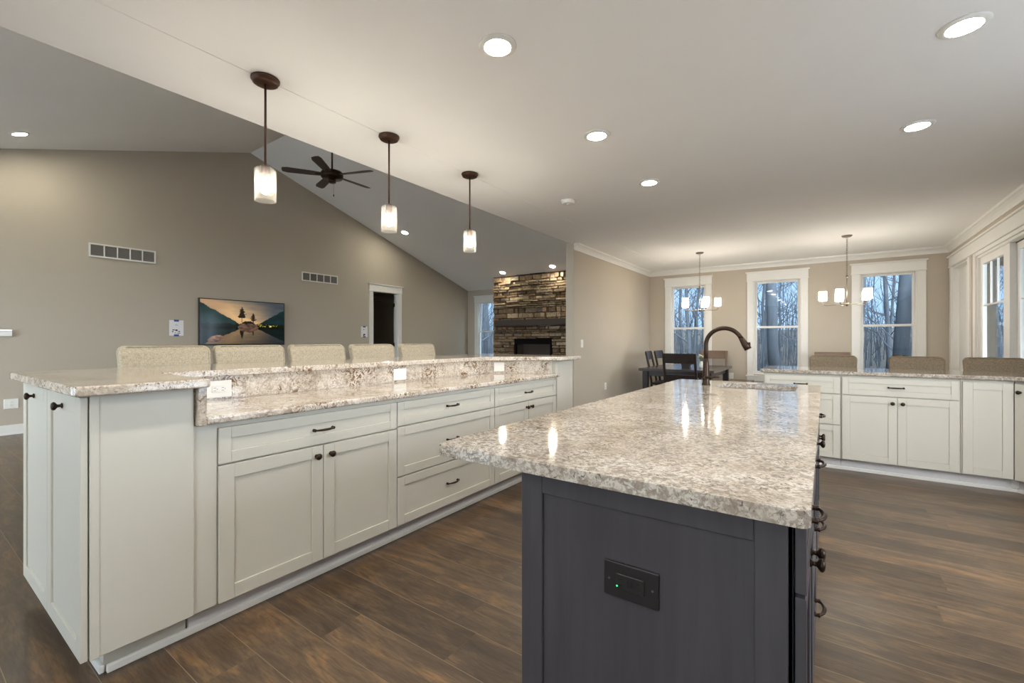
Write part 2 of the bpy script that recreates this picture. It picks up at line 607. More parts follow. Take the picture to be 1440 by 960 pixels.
def rounded_poly(pts, radii, n=5):
    out = []
    N = len(pts)
    for i, p in enumerate(pts):
        r = radii[i] if not isinstance(radii, (int, float)) else radii
        p = Vector(p)
        a = (Vector(pts[i - 1]) - p); b = (Vector(pts[(i + 1) % N]) - p)
        if r <= 0:
            out.append(tuple(p)); continue
        a.normalize(); b.normalize()
        half = a.angle(b) / 2
        d = r / math.tan(half)
        c = p + (a + b).normalized() * (r / math.sin(half))
        s, e = p + a * d, p + b * d
        v0, v1 = s - c, e - c
        ang0 = math.atan2(v0.y, v0.x); da = math.atan2(v1.y, v1.x) - ang0
        while da > PI: da -= 2 * PI
        while da < -PI: da += 2 * PI
        for k in range(n + 1):
            q = ang0 + da * k / n
            out.append((c.x + r * math.cos(q), c.y + r * math.sin(q)))
    return out


# ------------------------------------------------------------------ the setting
CEIL = 2.74
XW, XE = -8.85, 1.62         # living room west wall, dining east wall
YL, YD = 10.3, 9.75          # north walls of living room and dining room
XB = -3.2                    # edge of the flat ceiling
YR, ZR = 4.05, 4.774         # ridge
SL = (ZR - CEIL) / (YL - YR)
YS = -2.6                    # south wall
roofz = lambda y: ZR - SL * abs(y - YR)

struct('floor', MB().box(XW - 0.15, 2.5, YS - 0.15, YL + 0.15, -0.1, 0.0), 'floor')
mb = MB().box(-2.62, 2.5, YS - 0.15, YD + 0.15, CEIL, CEIL + 0.15)
mb.box(XB, -2.62, YS - 0.15, YL + 0.15, CEIL - 0.002, CEIL + 0.15)
struct('ceiling', mb, 'ceiling')
mb = MB().slab([(YR, ZR), (YL + 0.2, roofz(YL + 0.2)), (YL + 0.2, roofz(YL + 0.2) + 0.15), (YR, ZR + 0.15),
                (YS - 0.3, roofz(YS - 0.3) + 0.15), (YS - 0.3, roofz(YS - 0.3))], XW - 0.15, XB, axis='x')
struct('ceiling_vault', mb, 'vault')
# gable between the vault and the flat ceiling
mb = MB().slab([(YS, CEIL + 0.15), (YL, CEIL + 0.15), (YR, ZR + 0.02)], XB, XB + 0.1, axis='x')
struct('wall_gable', mb, 'wall')
# west wall with doorway
DY0, DY1, DZ = 6.83, 7.60, 2.44
mb = MB().slab([(YS, 0), (DY0, 0), (DY0, DZ), (DY1, DZ), (DY1, 0), (YL, 0), (YL, roofz(YL) + 0.05), (YR, ZR + 0.05), (YS, roofz(YS) + 0.05)],
               XW - 0.12, XW, axis='x')
struct('wall_west', mb, 'wall')
# north wall of the living room with its window
LW = (-8.46, -7.56, 0.62, 2.40)
mb = MB().slab([(XW - 0.1, 0), (-3.15, 0), (-3.15, 2.85), (XW - 0.1, 2.85)], YL, YL + 0.14,
               [[(LW[0], LW[2]), (LW[1], LW[2]), (LW[1], LW[3]), (LW[0], LW[3])]], 'y')
struct('wall_north_living', mb, 'wall')
# partition between living and dining
struct('wall_partition', MB().slab([(6.15, 0), (YL, 0), (YL, 2.80), (6.15, CEIL)], -3.29, -3.15, axis='x'), 'wall')
# north wall of the dining room with three windows
WINS = [(-2.70, -1.99, 0.60, 2.40), (-1.13, -0.36, 0.60, 2.40), (0.49, 1.23, 0.60, 2.40)]
mb = MB().slab([(-3.15, 0), (XE + 0.1, 0), (XE + 0.1, CEIL), (-3.15, CEIL)], YD, YD + 0.14,
               [[(a, c), (b, c), (b, d), (a, d)] for a, b, c, d in WINS], 'y')
struct('wall_north_dining', mb, 'wall')
EW = (1.3, 3.4, 1.0, 2.3)      # opening added in the unseen east kitchen wall to let in daylight
# east wall: opening for a patio door and for a panelled door
SY0, SY1, SZ = 6.30, 8.22, 2.34
PY0, PY1, PZ = 8.62, 9.58, 2.38
mb = MB().slab([(6.15, 0), (SY0, 0), (SY0, SZ), (SY1, SZ), (SY1, 0), (PY0, 0), (PY0, PZ), (PY1, PZ), (PY1, 0), (YD, 0), (YD, CEIL), (6.15, CEIL)],
               XE, XE + 0.14, axis='x')
struct('wall_east', mb, 'wall')
mb = MB().slab([(YS, 0), (6.15, 0), (6.15, CEIL), (YS, CEIL)], 2.3, 2.44, [[(EW[0], EW[2]), (EW[1], EW[2]), (EW[1], EW[3]), (EW[0], EW[3])]], 'x')
mb.box(XE, 2.44, 6.15, 6.25, 0, CEIL)
struct('wall_east_kitchen', mb, 'wall')
# south wall (behind the camera) with unseen windows added to bring in daylight
SW = [(-8.65, -6.25, 0.12, 2.55), (-4.4, -3.35, 0.12, 2.55), (-0.55, 0.65, 0.9, 2.35)]
mb = MB().slab([(XW - 0.1, 0), (2.44, 0), (2.44, CEIL + .1), (XW - 0.1, CEIL + .1)], YS - 0.14, YS,
               [[(a, c), (b, c), (b, d), (a, d)] for a, b, c, d in SW], 'y')
struct('wall_south', mb, 'wall')
# dim room beyond the doorway
mb = MB().box(-12.0, XW - 0.12, 5.6, 5.7, 0, 2.7).box(-12.0, XW - 0.12, 8.6, 8.7, 0, 2.7).box(-12.1, -12.0, 5.6, 8.7, 0, 2.7)
struct('wall_bedroom', mb, 'wall')
struct('ceiling_bedroom', MB().box(-12.1, XW - 0.12, 5.6, 8.7, 2.6, 2.7), 'ceiling')
struct('floor_bedroom', MB().box(-12.1, XW - 0.15, 5.6, 8.7, -0.1, 0.0), 'floor')


# baseboards
def base_prof(mb, axis, a0, a1, c, s, h=0.13):
    if axis == 'x':   # runs in y along plane x=c
        mb.box(min(c, c + s * .016), max(c, c + s * .016), a0, a1, 0, h)
        mb.box(min(c, c + s * .026), max(c, c + s * .026), a0, a1, 0, .02)
    else:
        mb.box(a0, a1, min(c, c + s * .016), max(c, c + s * .016), 0, h)
        mb.box(a0, a1, min(c, c + s * .026), max(c, c + s * .026), 0, .02)


mb = MB(); base_prof(mb, 'x', YS, DY0 - 0.1, XW, 1); base_prof(mb, 'x', DY1 + 0.1, YL, XW, 1)
struct('baseboard_west', mb, 'trim', 0.003)
mb = MB(); base_prof(mb, 'x', 6.15, YD, -3.15, 1); struct('baseboard_partition', mb, 'trim', 0.003)
mb = MB(); base_prof(mb, 'y', -3.12, XE, YD, -1); struct('baseboard_north', mb, 'trim', 0.003)
mb = MB(); base_prof(mb, 'y', XW + .03, -7.5, YL, -1); struct('baseboard_living', mb, 'trim', 0.003)


# crown moulding (a stepped cove profile)
CR = [(0, 0), (0.012, 0), (0.018, 0.018), (0.035, 0.045), (0.060, 0.068), (0.075, 0.075), (0.080, 0.095), (0.080, 0.10), (0, 0.10)]
z0c = CEIL - 0.10
mb = MB()
mb.slab([(-3.15 + o, z0c + h) for o, h in CR], 6.15, YD, axis='y')
struct('trim_1', mb, 'trim')
mb = MB().slab([(YD - o, z0c + h) for o, h in CR], -3.15, XE, axis='x')
struct('trim_2', mb, 'trim')
mb = MB().slab([(XE - o, z0c + h) for o, h in CR], 6.25, YD, axis='y')
struct('trim_3', mb, 'trim')


# windows: casing, head, sill, two sashes with panes
def window(n, x0, x1, z0, z1, y, thick=0.14, inside=-1):
    root = bpy.data.objects.new('window_%d' % n, None); col.objects.link(root)
    root.location = ((x0 + x1) / 2, y, z0); root['kind'] = 'structure'
    w = 0.11
    s = inside
    yy = lambda a, b: (min(y + s * a, y + s * b), max(y + s * a, y + s * b))
    mb = MB()
    ya, yb = yy(0, 0.02)
    mb.box(x0 - w, x0, ya, yb, z0 - 0.02, z1); mb.box(x1, x1 + w, ya, yb, z0 - 0.02, z1)
    mb.build('casing', 'trim', root, 0.002, world=True)
    mb = MB()
    ya, yb = yy(0, 0.028)
    mb.box(x0 - w - .005, x1 + w + .005, ya, yb, z1, z1 + 0.15)
    ya, yb = yy(0, 0.05)
    mb.box(x0 - w - .025, x1 + w + .025, ya, yb, z1 + 0.15, z1 + 0.172)
    ya, yb = yy(0, 0.034)
    mb.box(x0 - w - .012, x1 + w + .012, ya, yb, z1 - 0.012, z1 + 0.004)
    mb.build('head_casing', 'trim', root, 0.002, world=True)
    mb = MB()
    ya, yb = yy(-0.06, 0.045)
    mb.box(x0 - w - .02, x1 + w + .02, *yy(0, 0.045), z0 - 0.045, z0 - 0.02)
    mb.box(x0 - w, x1 + w, *yy(0, 0.02), z0 - 0.13, z0 - 0.045)
    mb.build('sill', 'trim', root, 0.002, world=True)
    # jamb lining
    mb = MB()
    yo, yi = y - s * thick, y
    a, b = min(yo, yi), max(yo, yi)
    mb.box(x0, x0 + .02, a, b, z0, z1); mb.box(x1 - .02, x1, a, b, z0, z1)
    mb.box(x0 + .02, x1 - .02, a, b, z1 - .02, z1); mb.box(x0 + .02, x1 - .02, a, b, z0, z0 + .02)
    mb.build('jamb', 'trim', root, world=True)
    zm = (z0 + z1) / 2 + 0.02
    for k, (za, zb, d) in enumerate(((z0 + .02, zm, 0.05), (zm - .035, z1 - .02, 0.085))):
        yc = y - s * d
        f = MB()
        t_ = 0.014
        f.box(x0 + .02, x0 + .055, yc - t_, yc + t_, za, zb); f.box(x1 - .055, x1 - .02, yc - t_, yc + t_, za, zb)
        f.box(x0 + .055, x1 - .055, yc - t_, yc + t_, za, za + .04); f.box(x0 + .055, x1 - .055, yc - t_, yc + t_, zb - .035, zb)
        so = f.build('sash', 'trim', root, 0.002, world=True)
        MB().box(x0 + .055, x1 - .055, yc - .002, yc + .002, za + .04, zb - .035).build('pane', 'pane', so, world=True)
    return root


for i, (a, b, c, d) in enumerate(WINS):
    window(i + 1, a, b, c, d, YD)
window(4, *LW, YL)
for i, (a, b, c, d) in enumerate(SW):
    window(5 + i, a, b, c, d, YS, inside=1)

# door casing of the west doorway, with the open door leaf inside
root = bpy.data.objects.new('door_1', None); col.objects.link(root); root.location = (XW, (DY0 + DY1) / 2, 0); root['kind'] = 'structure'
mb = MB().box(XW, XW + .02, DY0 - .11, DY0, 0, DZ).box(XW, XW + .02, DY1, DY1 + .11, 0, DZ)
mb.build('casing', 'trim', root, .002, world=True)
mb = MB().box(XW, XW + .028, DY0 - .115, DY1 + .115, DZ, DZ + .15).box(XW, XW + .05, DY0 - .14, DY1 + .14, DZ + .15, DZ + .172)
mb.box(XW, XW + .034, DY0 - .125, DY1 + .125, DZ - .01, DZ + .005)
mb.build('head_casing', 'trim', root, .002, world=True)
mb = MB().box(XW - .12, XW, DY0, DY0 + .02, 0, DZ).box(XW - .12, XW, DY1 - .02, DY1, 0, DZ).box(XW - .12, XW, DY0 + .02, DY1 - .02, DZ - .02, DZ)
mb.build('jamb', 'trim', root, world=True)
mb = MB().box(XW - .18, XW - .14, DY1 + .015, DY1 + .76, .01, DZ - .03)
lf = mb.build('door_leaf', 'trim', root, .002, world=True)
mb = MB()
for zz in (.25, 1.1, 2.1):
    mb.box(XW - .14, XW - .10, DY1 - .026, DY1 - .019, zz, zz + .09)
mb.build('hinge', 'bronze', lf, world=True)

# east wall: long head casing, panelled door and sliding patio door
mb = MB().box(XE - .028, XE, 6.26, PY1 + .11, 2.40, 2.54).box(XE - .05, XE, 6.26, PY1 + .13, 2.54, 2.562).box(XE - .036, XE, 6.26, PY1 + .12, 2.385, 2.402)
struct('trim_4', mb, 'trim', .002)
mb = MB().box(XE - .02, XE, PY1, PY1 + .11, 0, 2.385).box(XE - .02, XE, PY0 - .11, PY0, 0, 2.385).box(XE - .02, XE, SY1, SY1 + .11, 0, 2.385)
mb.box(XE - .018, XE, SY0, SY1, SZ, 2.385)
struct('trim_5', mb, 'trim', .002)
root = bpy.data.objects.new('door_2', None); col.objects.link(root); root.location = (XE + .09, (PY0 + PY1) / 2, 0); root['kind'] = 'structure'
mb = MB().box(XE + .07, XE + .11, PY0 + .02, PY1 - .02, .01, PZ - .02)
npl = 9
pw = (PY1 - PY0 - .24) / npl
for k in range(npl):
    mb.box(XE + .062, XE + .07, PY0 + .12 + k * pw + .004, PY0 + .12 + (k + 1) * pw - .004, .18, PZ - .16)
mb.build('door_leaf', 'trim', root, .002, world=True)
mb = MB().box(XE, XE + .14, PY0, PY0 + .02, 0, PZ).box(XE, XE + .14, PY1 - .02, PY1, 0, PZ).box(XE, XE + .14, PY0 + .02, PY1 - .02, PZ - .02, PZ)
mb.build('jamb', 'trim', root, world=True)
root = bpy.data.objects.new('door_3', None); col.objects.link(root); root.location = (XE + .07, (SY0 + SY1) / 2, 0); root['kind'] = 'structure'
mb = MB().box(XE, XE + .14, SY0, SY0 + .03, 0, SZ).box(XE, XE + .14, SY1 - .03, SY1, 0, SZ).box(XE, XE + .14, SY0 + .03, SY1 - .03, SZ - .03, SZ)
mb.box(XE, XE + .14, SY0 + .03, SY1 - .03, 0, .03)
mb.build('jamb', 'trim', root, .002, world=True)
mb = MB().box(XE + .066, XE + .16, SY0 + .03, SY0 + .04, .03, SZ - .03).box(XE + .066, XE + .16, SY1 - .04, SY1 - .03, .03, SZ - .03)
mb.box(XE + .066, XE + .16, SY0 + .04, SY1 - .04, SZ - .04, SZ - .03)
mb.build('outer_jamb', 'siding', root, world=True)
for k, (ya, yb, xc) in enumerate(((7.20, SY1 - .03, XE + .045), (SY0 + .03, 7.06, XE + .095))):
    st = .085
    mb = MB().box(xc - .02, xc + .02, ya, ya + st, .03, SZ - .03).box(xc - .02, xc + .02, yb - st, yb, .03, SZ - .03)
    mb.box(xc - .02, xc + .02, ya + st, yb - st, .03, .2).box(xc - .02, xc + .02, ya + st, yb - st, SZ - .12, SZ - .03)
    wd = (yb - ya - 2 * st)
    for q in (1, 2):
        yy_ = ya + st + wd * q / 3
        mb.box(xc - .01, xc + .01, yy_ - .008, yy_ + .008, 1.70, SZ - .12)
    mb.box(xc - .01, xc + .01, ya + st, yb - st, 1.685, 1.705)
    so = mb.build('sash', 'trim', root, .002, world=True)
    MB().box(xc - .003, xc + .003, ya + st, yb - st, .2, SZ - .12).build('pane', 'pane', so, world=True)
mb = MB().box(XE + .02, XE + .12, 7.06, 7.20, .03, SZ - .03)
mb.build('meeting_post', 'trim', root, .002, world=True)
# porch outside the patio door
struct('wall_porch', MB().box(XE + 2.6, XE + 2.75, 8.5, 12.5, -.2, 3.0), 'siding')
struct('ceiling_porch', MB().box(XE + .16, XE + 3.6, 5.0, 12.5, 2.7, 2.8), 'siding')


# ------------------------------------------------------------------ cabinets
def knob_mb(x, z, y=0.0):
    """knob pointing to -y"""
    return MB().lathe([(0.010, 0), (0.011, -.003), (0.0055, -.006), (0.006, -.014), (0.0155, -.021), (0.0165, -.026), (0.012, -.031), (0.002, -.033)][::-1], (x, y, z), 'y', 20)


def pull_mb(x, z, y=0.0, w=0.105):
    """bow pull along x, standing out to -y"""
    mb = MB()
    pts, rad = [], []
    for k in range(13):
        s = k / 12
        pts.append((x - w / 2 + w * s, y - .012 - .018 * math.sin(PI * s) ** .6, z))
        rad.append(.0042 + .0022 * math.sin(PI * s))
    mb.tube(pts, rad, 10)
    for sx in (-1, 1):
        mb.lathe([(.0085, 0), (.0085, -.004), (.006, -.008), (.0075, -.012), (.008, -.016), (.004, -.019)][::-1], (x + sx * w / 2, y, z), 'y', 16)
    return mb


def shaker(x0, x1, z0, z1, y=0.0, rail=.062, th=.02, rec=.007):
    """shaker front whose face lies at y - th, looking to -y"""
    mb = MB()
    f, b = y - th, y
    mb.box(x0, x0 + rail, f, b, z0, z1); mb.box(x1 - rail, x1, f, b, z0, z1)
    mb.box(x0 + rail, x1 - rail, f, b, z0, z0 + rail); mb.box(x0 + rail, x1 - rail, f, b, z1 - rail, z1)
    mb.box(x0 + rail, x1 - rail, f + rec, b, z0 + rail, z1 - rail)
    return mb


def front(root, kind, x0, x1, z0, z1, hw=None, mat='cabinet', rail=.062, g=.002):
    """a door or drawer with its hardware: hw = ('pull'|'knob', x, z)"""
    o = shaker(x0 + g, x1 - g, z0 + g, z1 - g, rail=rail).build(kind, mat, root, .0015, 1)
    if hw:
        (pull_mb if hw[0] == 'pull' else knob_mb)(hw[1], hw[2], -.02).build('pull' if hw[0] == 'pull' else 'knob', 'bronze', o)
    return o


def carcass(root, x0, x1, depth, z0, z1, mat='cabinet', toe=.078, toe_mat='toe'):
    MB().box(x0, x1, .001, depth, z0, z1).build('carcass', mat, root)
    MB().box(x0, x1, toe - .02, toe, 0, z0).build('toe_kick', toe_mat, root)


XF = -2.16      # carcass face of the bar (doors stand 2 cm proud)
ZT = 0.895      # underside of the lower counter
R90 = PI / 2
# 1: filler, drawer over two doors
r = thing('base_cabinet', 'white bar base cabinet nearest the camera, one wide drawer over two doors', 'cabinet', (XF, 0.765, 0), R90, 'white cabinets under the bar counter')
carcass(r, 0, 1.067, .50, .11, ZT)
MB().box(-.005, .083, -.010, .001, .11, ZT).build('filler', 'cabinet', r, .001, 1)
front(r, 'drawer', .085, 1.067, .712, .873, ('pull', .576, .790), rail=.05)
front(r, 'door', .085, .578, .11, .708, ('knob', .538, .655))
front(r, 'door', .578, 1.067, .11, .708, ('knob', .618, .655))
# 2: three drawers
r = thing('base_cabinet', 'white bar base cabinet with three wide drawers, between the two door cabinets', 'cabinet', (XF, 1.834, 0), R90, 'white cabinets under the bar counter')
carcass(r, 0, .98, .50, .11, ZT)
front(r, 'drawer', 0, .98, .722, .873, ('pull', .49, .797), rail=.05)
front(r, 'drawer', 0, .98, .412, .718, ('pull', .49, .565), rail=.055)
front(r, 'drawer', 0, .98, .11, .408, ('pull', .49, .262), rail=.055)
# 3: drawer over two doors
r = thing('base_cabinet', 'white bar base cabinet farthest from the camera, a drawer over two doors', 'cabinet', (XF, 2.816, 0), R90, 'white cabinets under the bar counter')
carcass(r, 0, 1.0, .50, .11, ZT)
front(r, 'drawer', .003, .985, .722, .873, ('pull', .49, .797), rail=.05)
front(r, 'door', .003, .494, .11, .718, ('knob', .458, .667))
front(r, 'door', .494, .985, .11, .718, ('knob', .53, .667))
# near end: tall end cabinet with two narrow pull-out doors facing the camera side
r = thing('end_cabinet', 'tall white end cabinet of the bar with two knobbed pull-out doors', 'cabinet', (-3.19, .434, 0))
MB().box(0, 1.035, .004, .325, .11, 1.055).build('carcass', 'cabinet', r, .001, 1)
MB().box(1.035, 1.05, .004, .325, .11, 1.055).build('side_panel', 'cabinet', r, .002, 1)
MB().box(1.050, 1.0535, .004, .030, .11, 1.055).build('edge_strip', 'cabinet', r, .001, 1)
MB().box(.08, .964, .06, .325, 0, .11).build('toe_kick', 'cabinet', r, .001, 1)
front(r, 'pullout_door', 0, .523, .11, 1.05, ('knob', .262, 1.0))
front(r, 'pullout_door', .525, 1.05, .11, 1.05, ('knob', .79, 1.0))
# far end column
r = thing('end_column', 'white panelled end post at the far end of the bar', 'post', (XF, 3.83, 0), R90)
MB().box(0, .34, 0, .50, .11, 1.055).build('panel', 'cabinet', r, .002, 1)
MB().box(.006, .334, -.012, 0, .11, 1.055).build('face_panel', 'cabinet', r, .002, 1)
MB().box(0, .34, .06, .50, 0, .11).build('toe_kick', 'toe', r)
# knee wall behind the splash
struct('wall_bar', MB().box(-3.15, -2.70, .77, 4.16, 0, 1.055), 'cabinet')
# white shoe moulding along the bar's toe kick
struct('trim_6', MB().box(XF - .06, XF - .043, .50, 4.17, 0, .030).box(XF - 1.0, XF - .06, .480, .497, 0, .03), 'trim', .004)

# raised bar top
ZB0, ZB1 = 1.056, 1.092
pts = [(-3.36, .385), (-2.075, .385), (-2.075, .80), (-2.655, .80), (-2.655, 3.40), (-2.07, 3.80), (-2.07, 4.22), (-3.36, 4.22)]
mb = MB().slab(rounded_poly(pts, [.03, .035, .02, .008, .03, .03, .03, .03]), ZB0, ZB1)
tag(mb.build('bar_countertop', 'granite_warm', bevel=.011, seg=4, angle=50), 'long raised granite bar top with rounded edge along the row of stools', 'countertop')
# lower counter and the granite upstand
pts = [(-2.683, .795), (-2.105, .795), (-2.105, 3.825), (-2.16, 3.815), (-2.683, 3.46)]
mb = MB().slab(pts, .896, .931)
tag(mb.build('worktop', 'granite_warm', bevel=.011, seg=4, angle=50), 'lower granite worktop over the white bar drawers', 'countertop')
r = thing('backsplash', 'brown-flecked granite upstand between lower worktop and raised bar top', 'backsplash', (-2.69, .8, .931))
mb = MB().box(-2.70, -2.683, .80, 3.46, .931, 1.056)
mb.build('splash_slab', 'granite_warm', r, world=True)
dv = Vector((-2.19 + 2.683, 3.80 - 3.46)); dl = dv.length; ang = math.atan2(dv.y, dv.x)
mb = MB().box(0, dl - .01, 0, .018, 0, .125).rot(ang).move((-2.683, 3.46, .931))
mb.build('angled_slab', 'granite_warm', r, world=True)
mb = MB().box(-2.683, -2.125, .762, .796, .931, 1.056).box(-2.139, -2.105, .762, .794, .896, 1.056)
mb.build('return_slab', 'granite_warm', r, .003, world=True)
mb = MB().slab([(-2.70, 3.47), (-2.20, 3.828), (-2.20, 3.86), (-2.70, 3.86)], 0, 1.055)
struct('trim_7', mb, 'cabinet')


def outlet(name, label, cat, loc, rz, w=.124, h=.078, face='duplex', mat='plastic', group=None):
    """cover plate looking to -y in its own space, centred on loc"""
    r = thing(name, label, cat, loc, rz, group)
    MB().box(-w / 2, w / 2, -.007, 0, -h / 2, h / 2).build('cover_plate', mat, r, .0025, 2)
    if face == 'duplex':
        b = MB().box(-.034, .034, -.010, -.007, -.017, .017).build('receptacle', mat, r, .001, 1)
        s = MB()
        for cx in (-.019, .019):
            s.box(cx - .007, cx + .005, -.0106, -.0099, .006, .008)
            s.box(cx - .007, cx + .005, -.0106, -.0099, -.008, -.006)
            s.box(cx + .009, cx + .012, -.0106, -.0099, -.002, .002)
        s.build('slot', 'ink', b)
    elif face == 'vertical':
        b = MB()
        for cz in (-.021, .021):
            b.box(-.014, .014, -.010, -.007, cz - .013, cz + .013)
        b = b.build('receptacle', mat, r, .001, 1)
        s = MB()
        for cz in (-.021, .021):
            for cx in (-.006, .006):
                s.box(cx - .001, cx + .001, -.0106, -.0099, cz - .003, cz + .006)
        s.build('slot', 'ink', b)
    elif face == 'switch':
        MB().box(-.016, .016, -.011, -.007, -.032, .032).build('rocker', mat, r, .002, 2)
    elif face == 'blank':
        MB().box(-.034, .034, -.009, -.007, -.017, .017).build('receptacle', mat, r, .001, 1)
    return r


outlet('wall_outlet', 'white horizontal outlet in the granite upstand at the near end of the bar', 'outlet', (-2.683, 1.065, .988), R90, .128, .092)
outlet('wall_outlet', 'middle white outlet plate of the granite upstand', 'outlet', (-2.683, 2.32, .990), R90, .124, .088, 'blank')
outlet('wall_outlet', 'white outlet plate on the angled far piece of the granite upstand', 'outlet', (-2.683 + .085 * math.cos(ang) + .001, 3.46 + .085 * math.sin(ang) - .001, .992), ang, .10, .088, 'blank')

# ------------------------------------------------------------------ island
r = thing('kitchen_island', 'dark grey stained wooden island with panelled end and side doors', 'island', (-.39, 1.075, 0))
IX0, IX1, IY0, IY1, IZ = -.722, -.062, 1.078, 3.97, .878
MB().box(IX0, IX1 + .006, IY0 + .022, IY1, .10, IZ).build('carcass', 'island_wood', r, world=True)
MB().box(IX0 + .02, IX1 - .06, IY0 + .03, IY1 - .03, 0, .10).build('toe_kick', 'dark_wood', r, world=True)
st = .062
mb = MB().box(IX0, IX0 + st + .008, IY0, IY0 + .022, 0, IZ).box(IX1 - st, IX1, IY0, IY0 + .022, 0, IZ)
mb.box(IX0 + st + .008, IX1 - st, IY0, IY0 + .022, IZ - .058, IZ).box(IX0 + st + .008, IX1 - st, IY0, IY0 + .022, 0, .10)
ep = mb.build('end_frame', 'island_wood', r, .002, 1, world=True)
MB().box(IX0 + st, IX1 - st + .002, IY0 + .010, IY0 + .022, .09, IZ - .05).build('end_panel', 'island_wood', ep, world=True)
MB().box(IX0 - .004, IX0, IY0 + .02, IY1, 0, IZ).build('back_panel', 'island_wood', r, world=True)
MB().box(IX1 - .004, IX1 + .008, IY0 + .022, IY0 + .026, .1, IZ).build('shadow_reveal', 'dark_gap', r, world=True)


def iside(kind, y0, y1, z0, z1, hw):
    """front on the island's east side; y runs along the island"""
    mb = shaker(y0 + .002, y1 - .002, z0 + .002, z1 - .002, rail=.05)
    mb.rot(R90).move((IX1 + .011, 0, 0))
    o = mb.build(kind, 'island_wood', r, .0015, 1, world=True)
    for h in hw:
        k = (pull_mb if h[0] == 'pull' else knob_mb)(h[1], h[2], -.02)
        k.rot(R90).move((IX1 + .011, 0, 0))
        k.build(h[0], 'bronze', o, world=True)


iside('drawer', 1.092, 1.71, .725, .868, [('pull', 1.40, .80)])
iside('door', 1.092, 1.40, .11, .72, [('knob', 1.365, .685)])
iside('door', 1.40, 1.71, .11, .72, [('knob', 1.435, .685)])
for za, zb in ((.725, .868), (.42, .72), (.11, .415)):
    iside('drawer', 1.712, 2.30, za, zb, [('pull', 2.0, (za + zb) / 2)])
    if za < .2: iside('door', 2.302, 2.75, .11, .868, [('knob', 2.36, .80)])
iside('drawer', 2.752, 3.75, .725, .868, [('pull', 3.25, .80)])
iside('door', 2.752, 3.25, .11, .72, [('knob', 3.21, .67)])
iside('door', 3.25, 3.75, .11, .72, [('knob', 3.29, .67)])
# top with the sink cut-out
SX0, SX1, SYA, SYB = -.66, -.16, 3.46, 3.86
mb = MB().slab(rrect(-1.035, -.022, 1.045, 4.03, .025), .879, .915, [rrect(SX0, SX1, SYA, SYB, .05)])
tag(mb.build('island_countertop', 'granite', bevel=.012, seg=4, angle=50), 'large speckled granite island top with sink cut-out', 'countertop')
# sink bowl
r = thing('sink', 'undermount steel sink bowl set in the island top', 'sink', ((SX0 + SX1) / 2, (SYA + SYB) / 2, .66))
mb = MB()
tmp = bmesh.new()
rings = []
for ins, z in ((-.012, .877), (.0, .877), (.004, .80), (.012, .70), (.05, .675)):
    rings.append([tmp.verts.new((x, y, z)) for x, y in rrect(SX0 + ins, SX1 - ins, SYA + ins, SYB - ins, .05)])
for i in range(len(rings) - 1):
    n = len(rings[i])
    for k in range(n):
        tmp.faces.new((rings[i][k], rings[i][(k + 1) % n], rings[i + 1][(k + 1) % n], rings[i + 1][k]))
tmp.faces.new(rings[-1])
mb.merge(tmp)
mb.build('bowl', 'steel', r, world=True)
MB().lathe([(.001, .6765), (.038, .6765), (.042, .680), (.028, .680), (.001, .6785)], ((SX0 + SX1) / 2, (SYA + SYB) / 2, 0)).build('drain', 'steel', r, world=True)
# faucet
FX, FY = -.735, 3.60
r = thing('kitchen_faucet', 'bronze gooseneck pull-down faucet beside the island sink', 'faucet', (FX, FY, .915))
MB().lathe([(.030, 0), (.030, .006), (.026, .012), (.0245, .05), (.021, .16), (.0175, .20)], (0, 0, 0), n=24).build('body', 'bronze', r)
pts = [(0, 0, .19), (0, 0, .25), (0, 0, .30)]
for k in range(1, 17):
    a = PI - PI * .86 * k / 16
    pts.append((.125 + .125 * math.cos(a), -.01 * k / 16, .30 + .125 * math.sin(a)))
MB().tube(pts, [.0165] * 2 + [.0155] * (len(pts) - 2), 16).build('neck', 'bronze', r)
p1 = Vector(pts[-1]); dirv = (Vector(pts[-1]) - Vector(pts[-2])).normalized()
MB().tube([p1 - dirv * .005, p1 + dirv * .02, p1 + dirv * .06, p1 + dirv * .095], [.0165, .019, .024, .0245], 16).build('spray_head', 'bronze', r)
q = p1 + dirv * .055
MB().box(q.x + .012, q.x + .034, q.y - .008, q.y + .008, q.z - .014, q.z + .016).build('spray_button', 'bronze', r, .003)
MB().tube([(0, -.02, .055), (.012, -.045, .06), (.030, -.06, .062), (.105, -.075, .068)], [.014, .012, .0075, .006], 12).build('lever', 'bronze', r)
# black outlet in the end panel
r = thing('wall_outlet', 'black outlet plate with green light in the dark island end panel', 'outlet', (-.397, IY0 + .010, .643))
MB().box(-.0705, .0705, -.008, 0, -.0445, .0445).build('cover_plate', 'black', r, .003, 2)
o = MB().box(-.036, .036, -.012, -.008, -.019, .019).build('receptacle', 'black', r, .0015, 1)
s = MB()
for cx in (-.023, .023):
    s.box(cx - .006, cx + .004, -.0126, -.0119, .006, .0085); s.box(cx - .006, cx + .004, -.0126, -.0119, -.0085, -.006)
for cx in (-.004, .005):
    s.box(cx - .0035, cx + .0035, -.0135, -.0119, -.008, .008)
s.build('slot', M['dark_gap'], o)
MB().lathe([(.0022, -.0132), (.0022, -.012)], (-.033, 0, -.012), 'y', 10).build('indicator_light', 'led', o)
for sx in (-1, 1):
    MB().lathe([(.003, -.0092), (.003, -.008)], (sx * .0555, 0, 0), 'y', 10).build('screw', 'screw', r)

